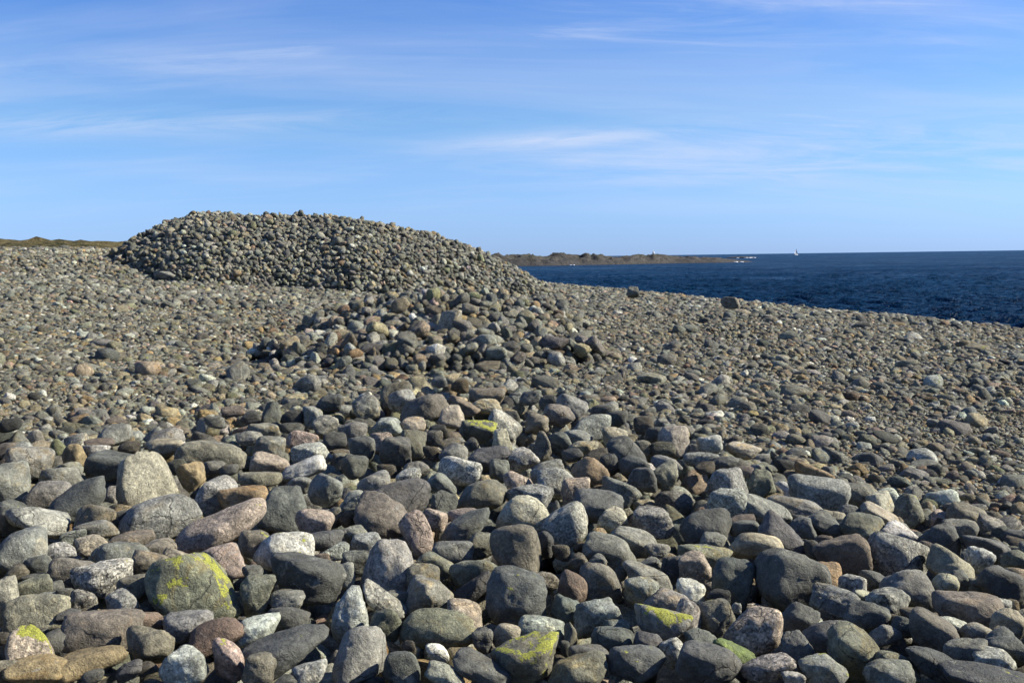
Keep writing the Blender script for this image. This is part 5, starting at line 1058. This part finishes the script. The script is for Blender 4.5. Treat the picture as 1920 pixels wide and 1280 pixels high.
# ---------------------------------------------------------------- beacon and sailing boat
def lathe(name, prof, mat, seg=20, parent=None):
    a = np.linspace(0, 2*np.pi, seg, endpoint=False); V = np.concatenate([np.stack([r*np.cos(a), r*np.sin(a), 0*a+z], 1) for r, z in prof]); n = len(prof)
    Fc = [[i*seg+j, i*seg+(j+1) % seg, (i+1)*seg+(j+1) % seg, (i+1)*seg+j] for i in range(n-1) for j in range(seg)]
    return link(bpy.data.objects.new(name, mesh_from(name, V, Fc, mat)), parent)
def beacon():
    x, y = 86.5, 614
    i = np.argmin((LX-x)**2+(LY-(578+.42*x))**2); zz = LZ.ravel()[i]
    root = link(bpy.data.objects.new('beacon', None)); root.location = (LX.ravel()[i], LY.ravel()[i], zz-.3); tag(root, 'small white conical beacon on a hump of the rocky headland', 'beacon'); root.scale = (.8, .8, .85)
    lathe('base', [(0, -.6), (1.25, -.6), (1.2, .5), (0, .5)], M_GREY, parent=root)
    lathe('tower', [(0, .5), (.95, .5), (.62, 2.3), (.62, 2.35), (0, 2.35)], M_WHITE, parent=root)
    lathe('topmark', [(0, 2.35), (.14, 2.35), (.14, 2.9), (.42, 2.9), (.05, 3.6), (0, 3.6)], M_WHITE, parent=root)
beacon()
def sailboat():
    root = link(bpy.data.objects.new('sailing_boat', None)); D = 2600; root.scale = (.9, .9, .9); root.location = (D*(1493-960)/1884*1.0, D, 0.0); root.rotation_euler = (0, R(3), R(28))
    tag(root, 'white sailing boat under sail on the horizon of the dark blue sea', 'sailing boat')
    # hull: sections along x
    V = []; ns, m = 15, 9
    for i in range(ns):
        t = i/(ns-1); x = -7+14.5*t; w = 2.0*max(math.sin(math.pi*min(.30+.72*t, 1.0))**.8, .02) if t > .3 else 2.0*(.78+.22*t/.3)*.93; sh = 1.15+.5*t*t
        for j in range(m):
            a = math.pi*j/(m-1); V.append((x, -w*math.cos(a), sh-(sh+.55)*math.sin(a)**.8))
    Fc = [[i*m+j, (i+1)*m+j, (i+1)*m+j+1, i*m+j+1] for i in range(ns-1) for j in range(m-1)]
    link(bpy.data.objects.new('hull', mesh_from('hull', V, Fc, M_WHITE)), root)
    dk = [(v[0], v[1], v[2]) for k, v in enumerate(V) if k % m in (0, m-1)]
    link(bpy.data.objects.new('deck', mesh_from('deck', np.array(dk)-np.array([0, 0, .04]), [[2*i, 2*i+2, 2*i+3, 2*i+1] for i in range(ns-1)], M_DECK)), root)
    bm = bmesh.new(); bmesh.ops.create_cube(bm, size=1, matrix=Matrix.Translation((-.5, 0, 1.65)) @ Matrix.Diagonal((5.5, 2.0, .8, 1))); bmesh.ops.bevel(bm, geom=bm.edges[:], offset=.25, segments=3, affect='EDGES')
    me = bpy.data.meshes.new('cabin'); bm.to_mesh(me); bm.free(); me.materials.append(M_WHITE); link(bpy.data.objects.new('cabin', me), root)
    o = lathe('mast', [(0, 0), (.14, 0), (.10, 18.6), (0, 18.6)], M_ALU, 10, root); o.location = (1.2, 0, 1.2)
    o = lathe('boom', [(0, 0), (.10, 0), (.08, 6.4), (0, 6.4)], M_ALU, 8, root); o.location = (1.1, 0, 2.9); o.rotation_euler = (0, R(-90), R(12))
    def sail(name, tack, clew, head, belly, roach):
        tack, clew, head = map(np.array, (tack, clew, head)); P = []; n = 13
        for i in range(n):
            v = i/(n-1)
            for j in range(n):
                u = j/(n-1); p = tack*(1-v)+head*v; q = clew*(1-v)+head*v+np.array([-roach*math.sin(math.pi*v), 0, 0])
                P.append(p*(1-u)+q*u+np.array([0, belly*math.sin(math.pi*u)*math.sin(math.pi*(v*.85+.1)), 0]))
        o = link(bpy.data.objects.new(name, mesh_from(name, P, grid_faces(n, n), M_SAIL)), root); s = o.modifiers.new('cloth', 'SOLIDIFY'); s.thickness = .03
    sail('mainsail', (1.0, 0, 3.1), (-5.2, 1.2, 2.9), (1.1, 0, 19.0), .9, .9)
    sail('headsail', (7.2, 0, 1.9), (.2, 1.6, 2.3), (1.4, 0, 17.0), 1.0, -.2)
sailboat()
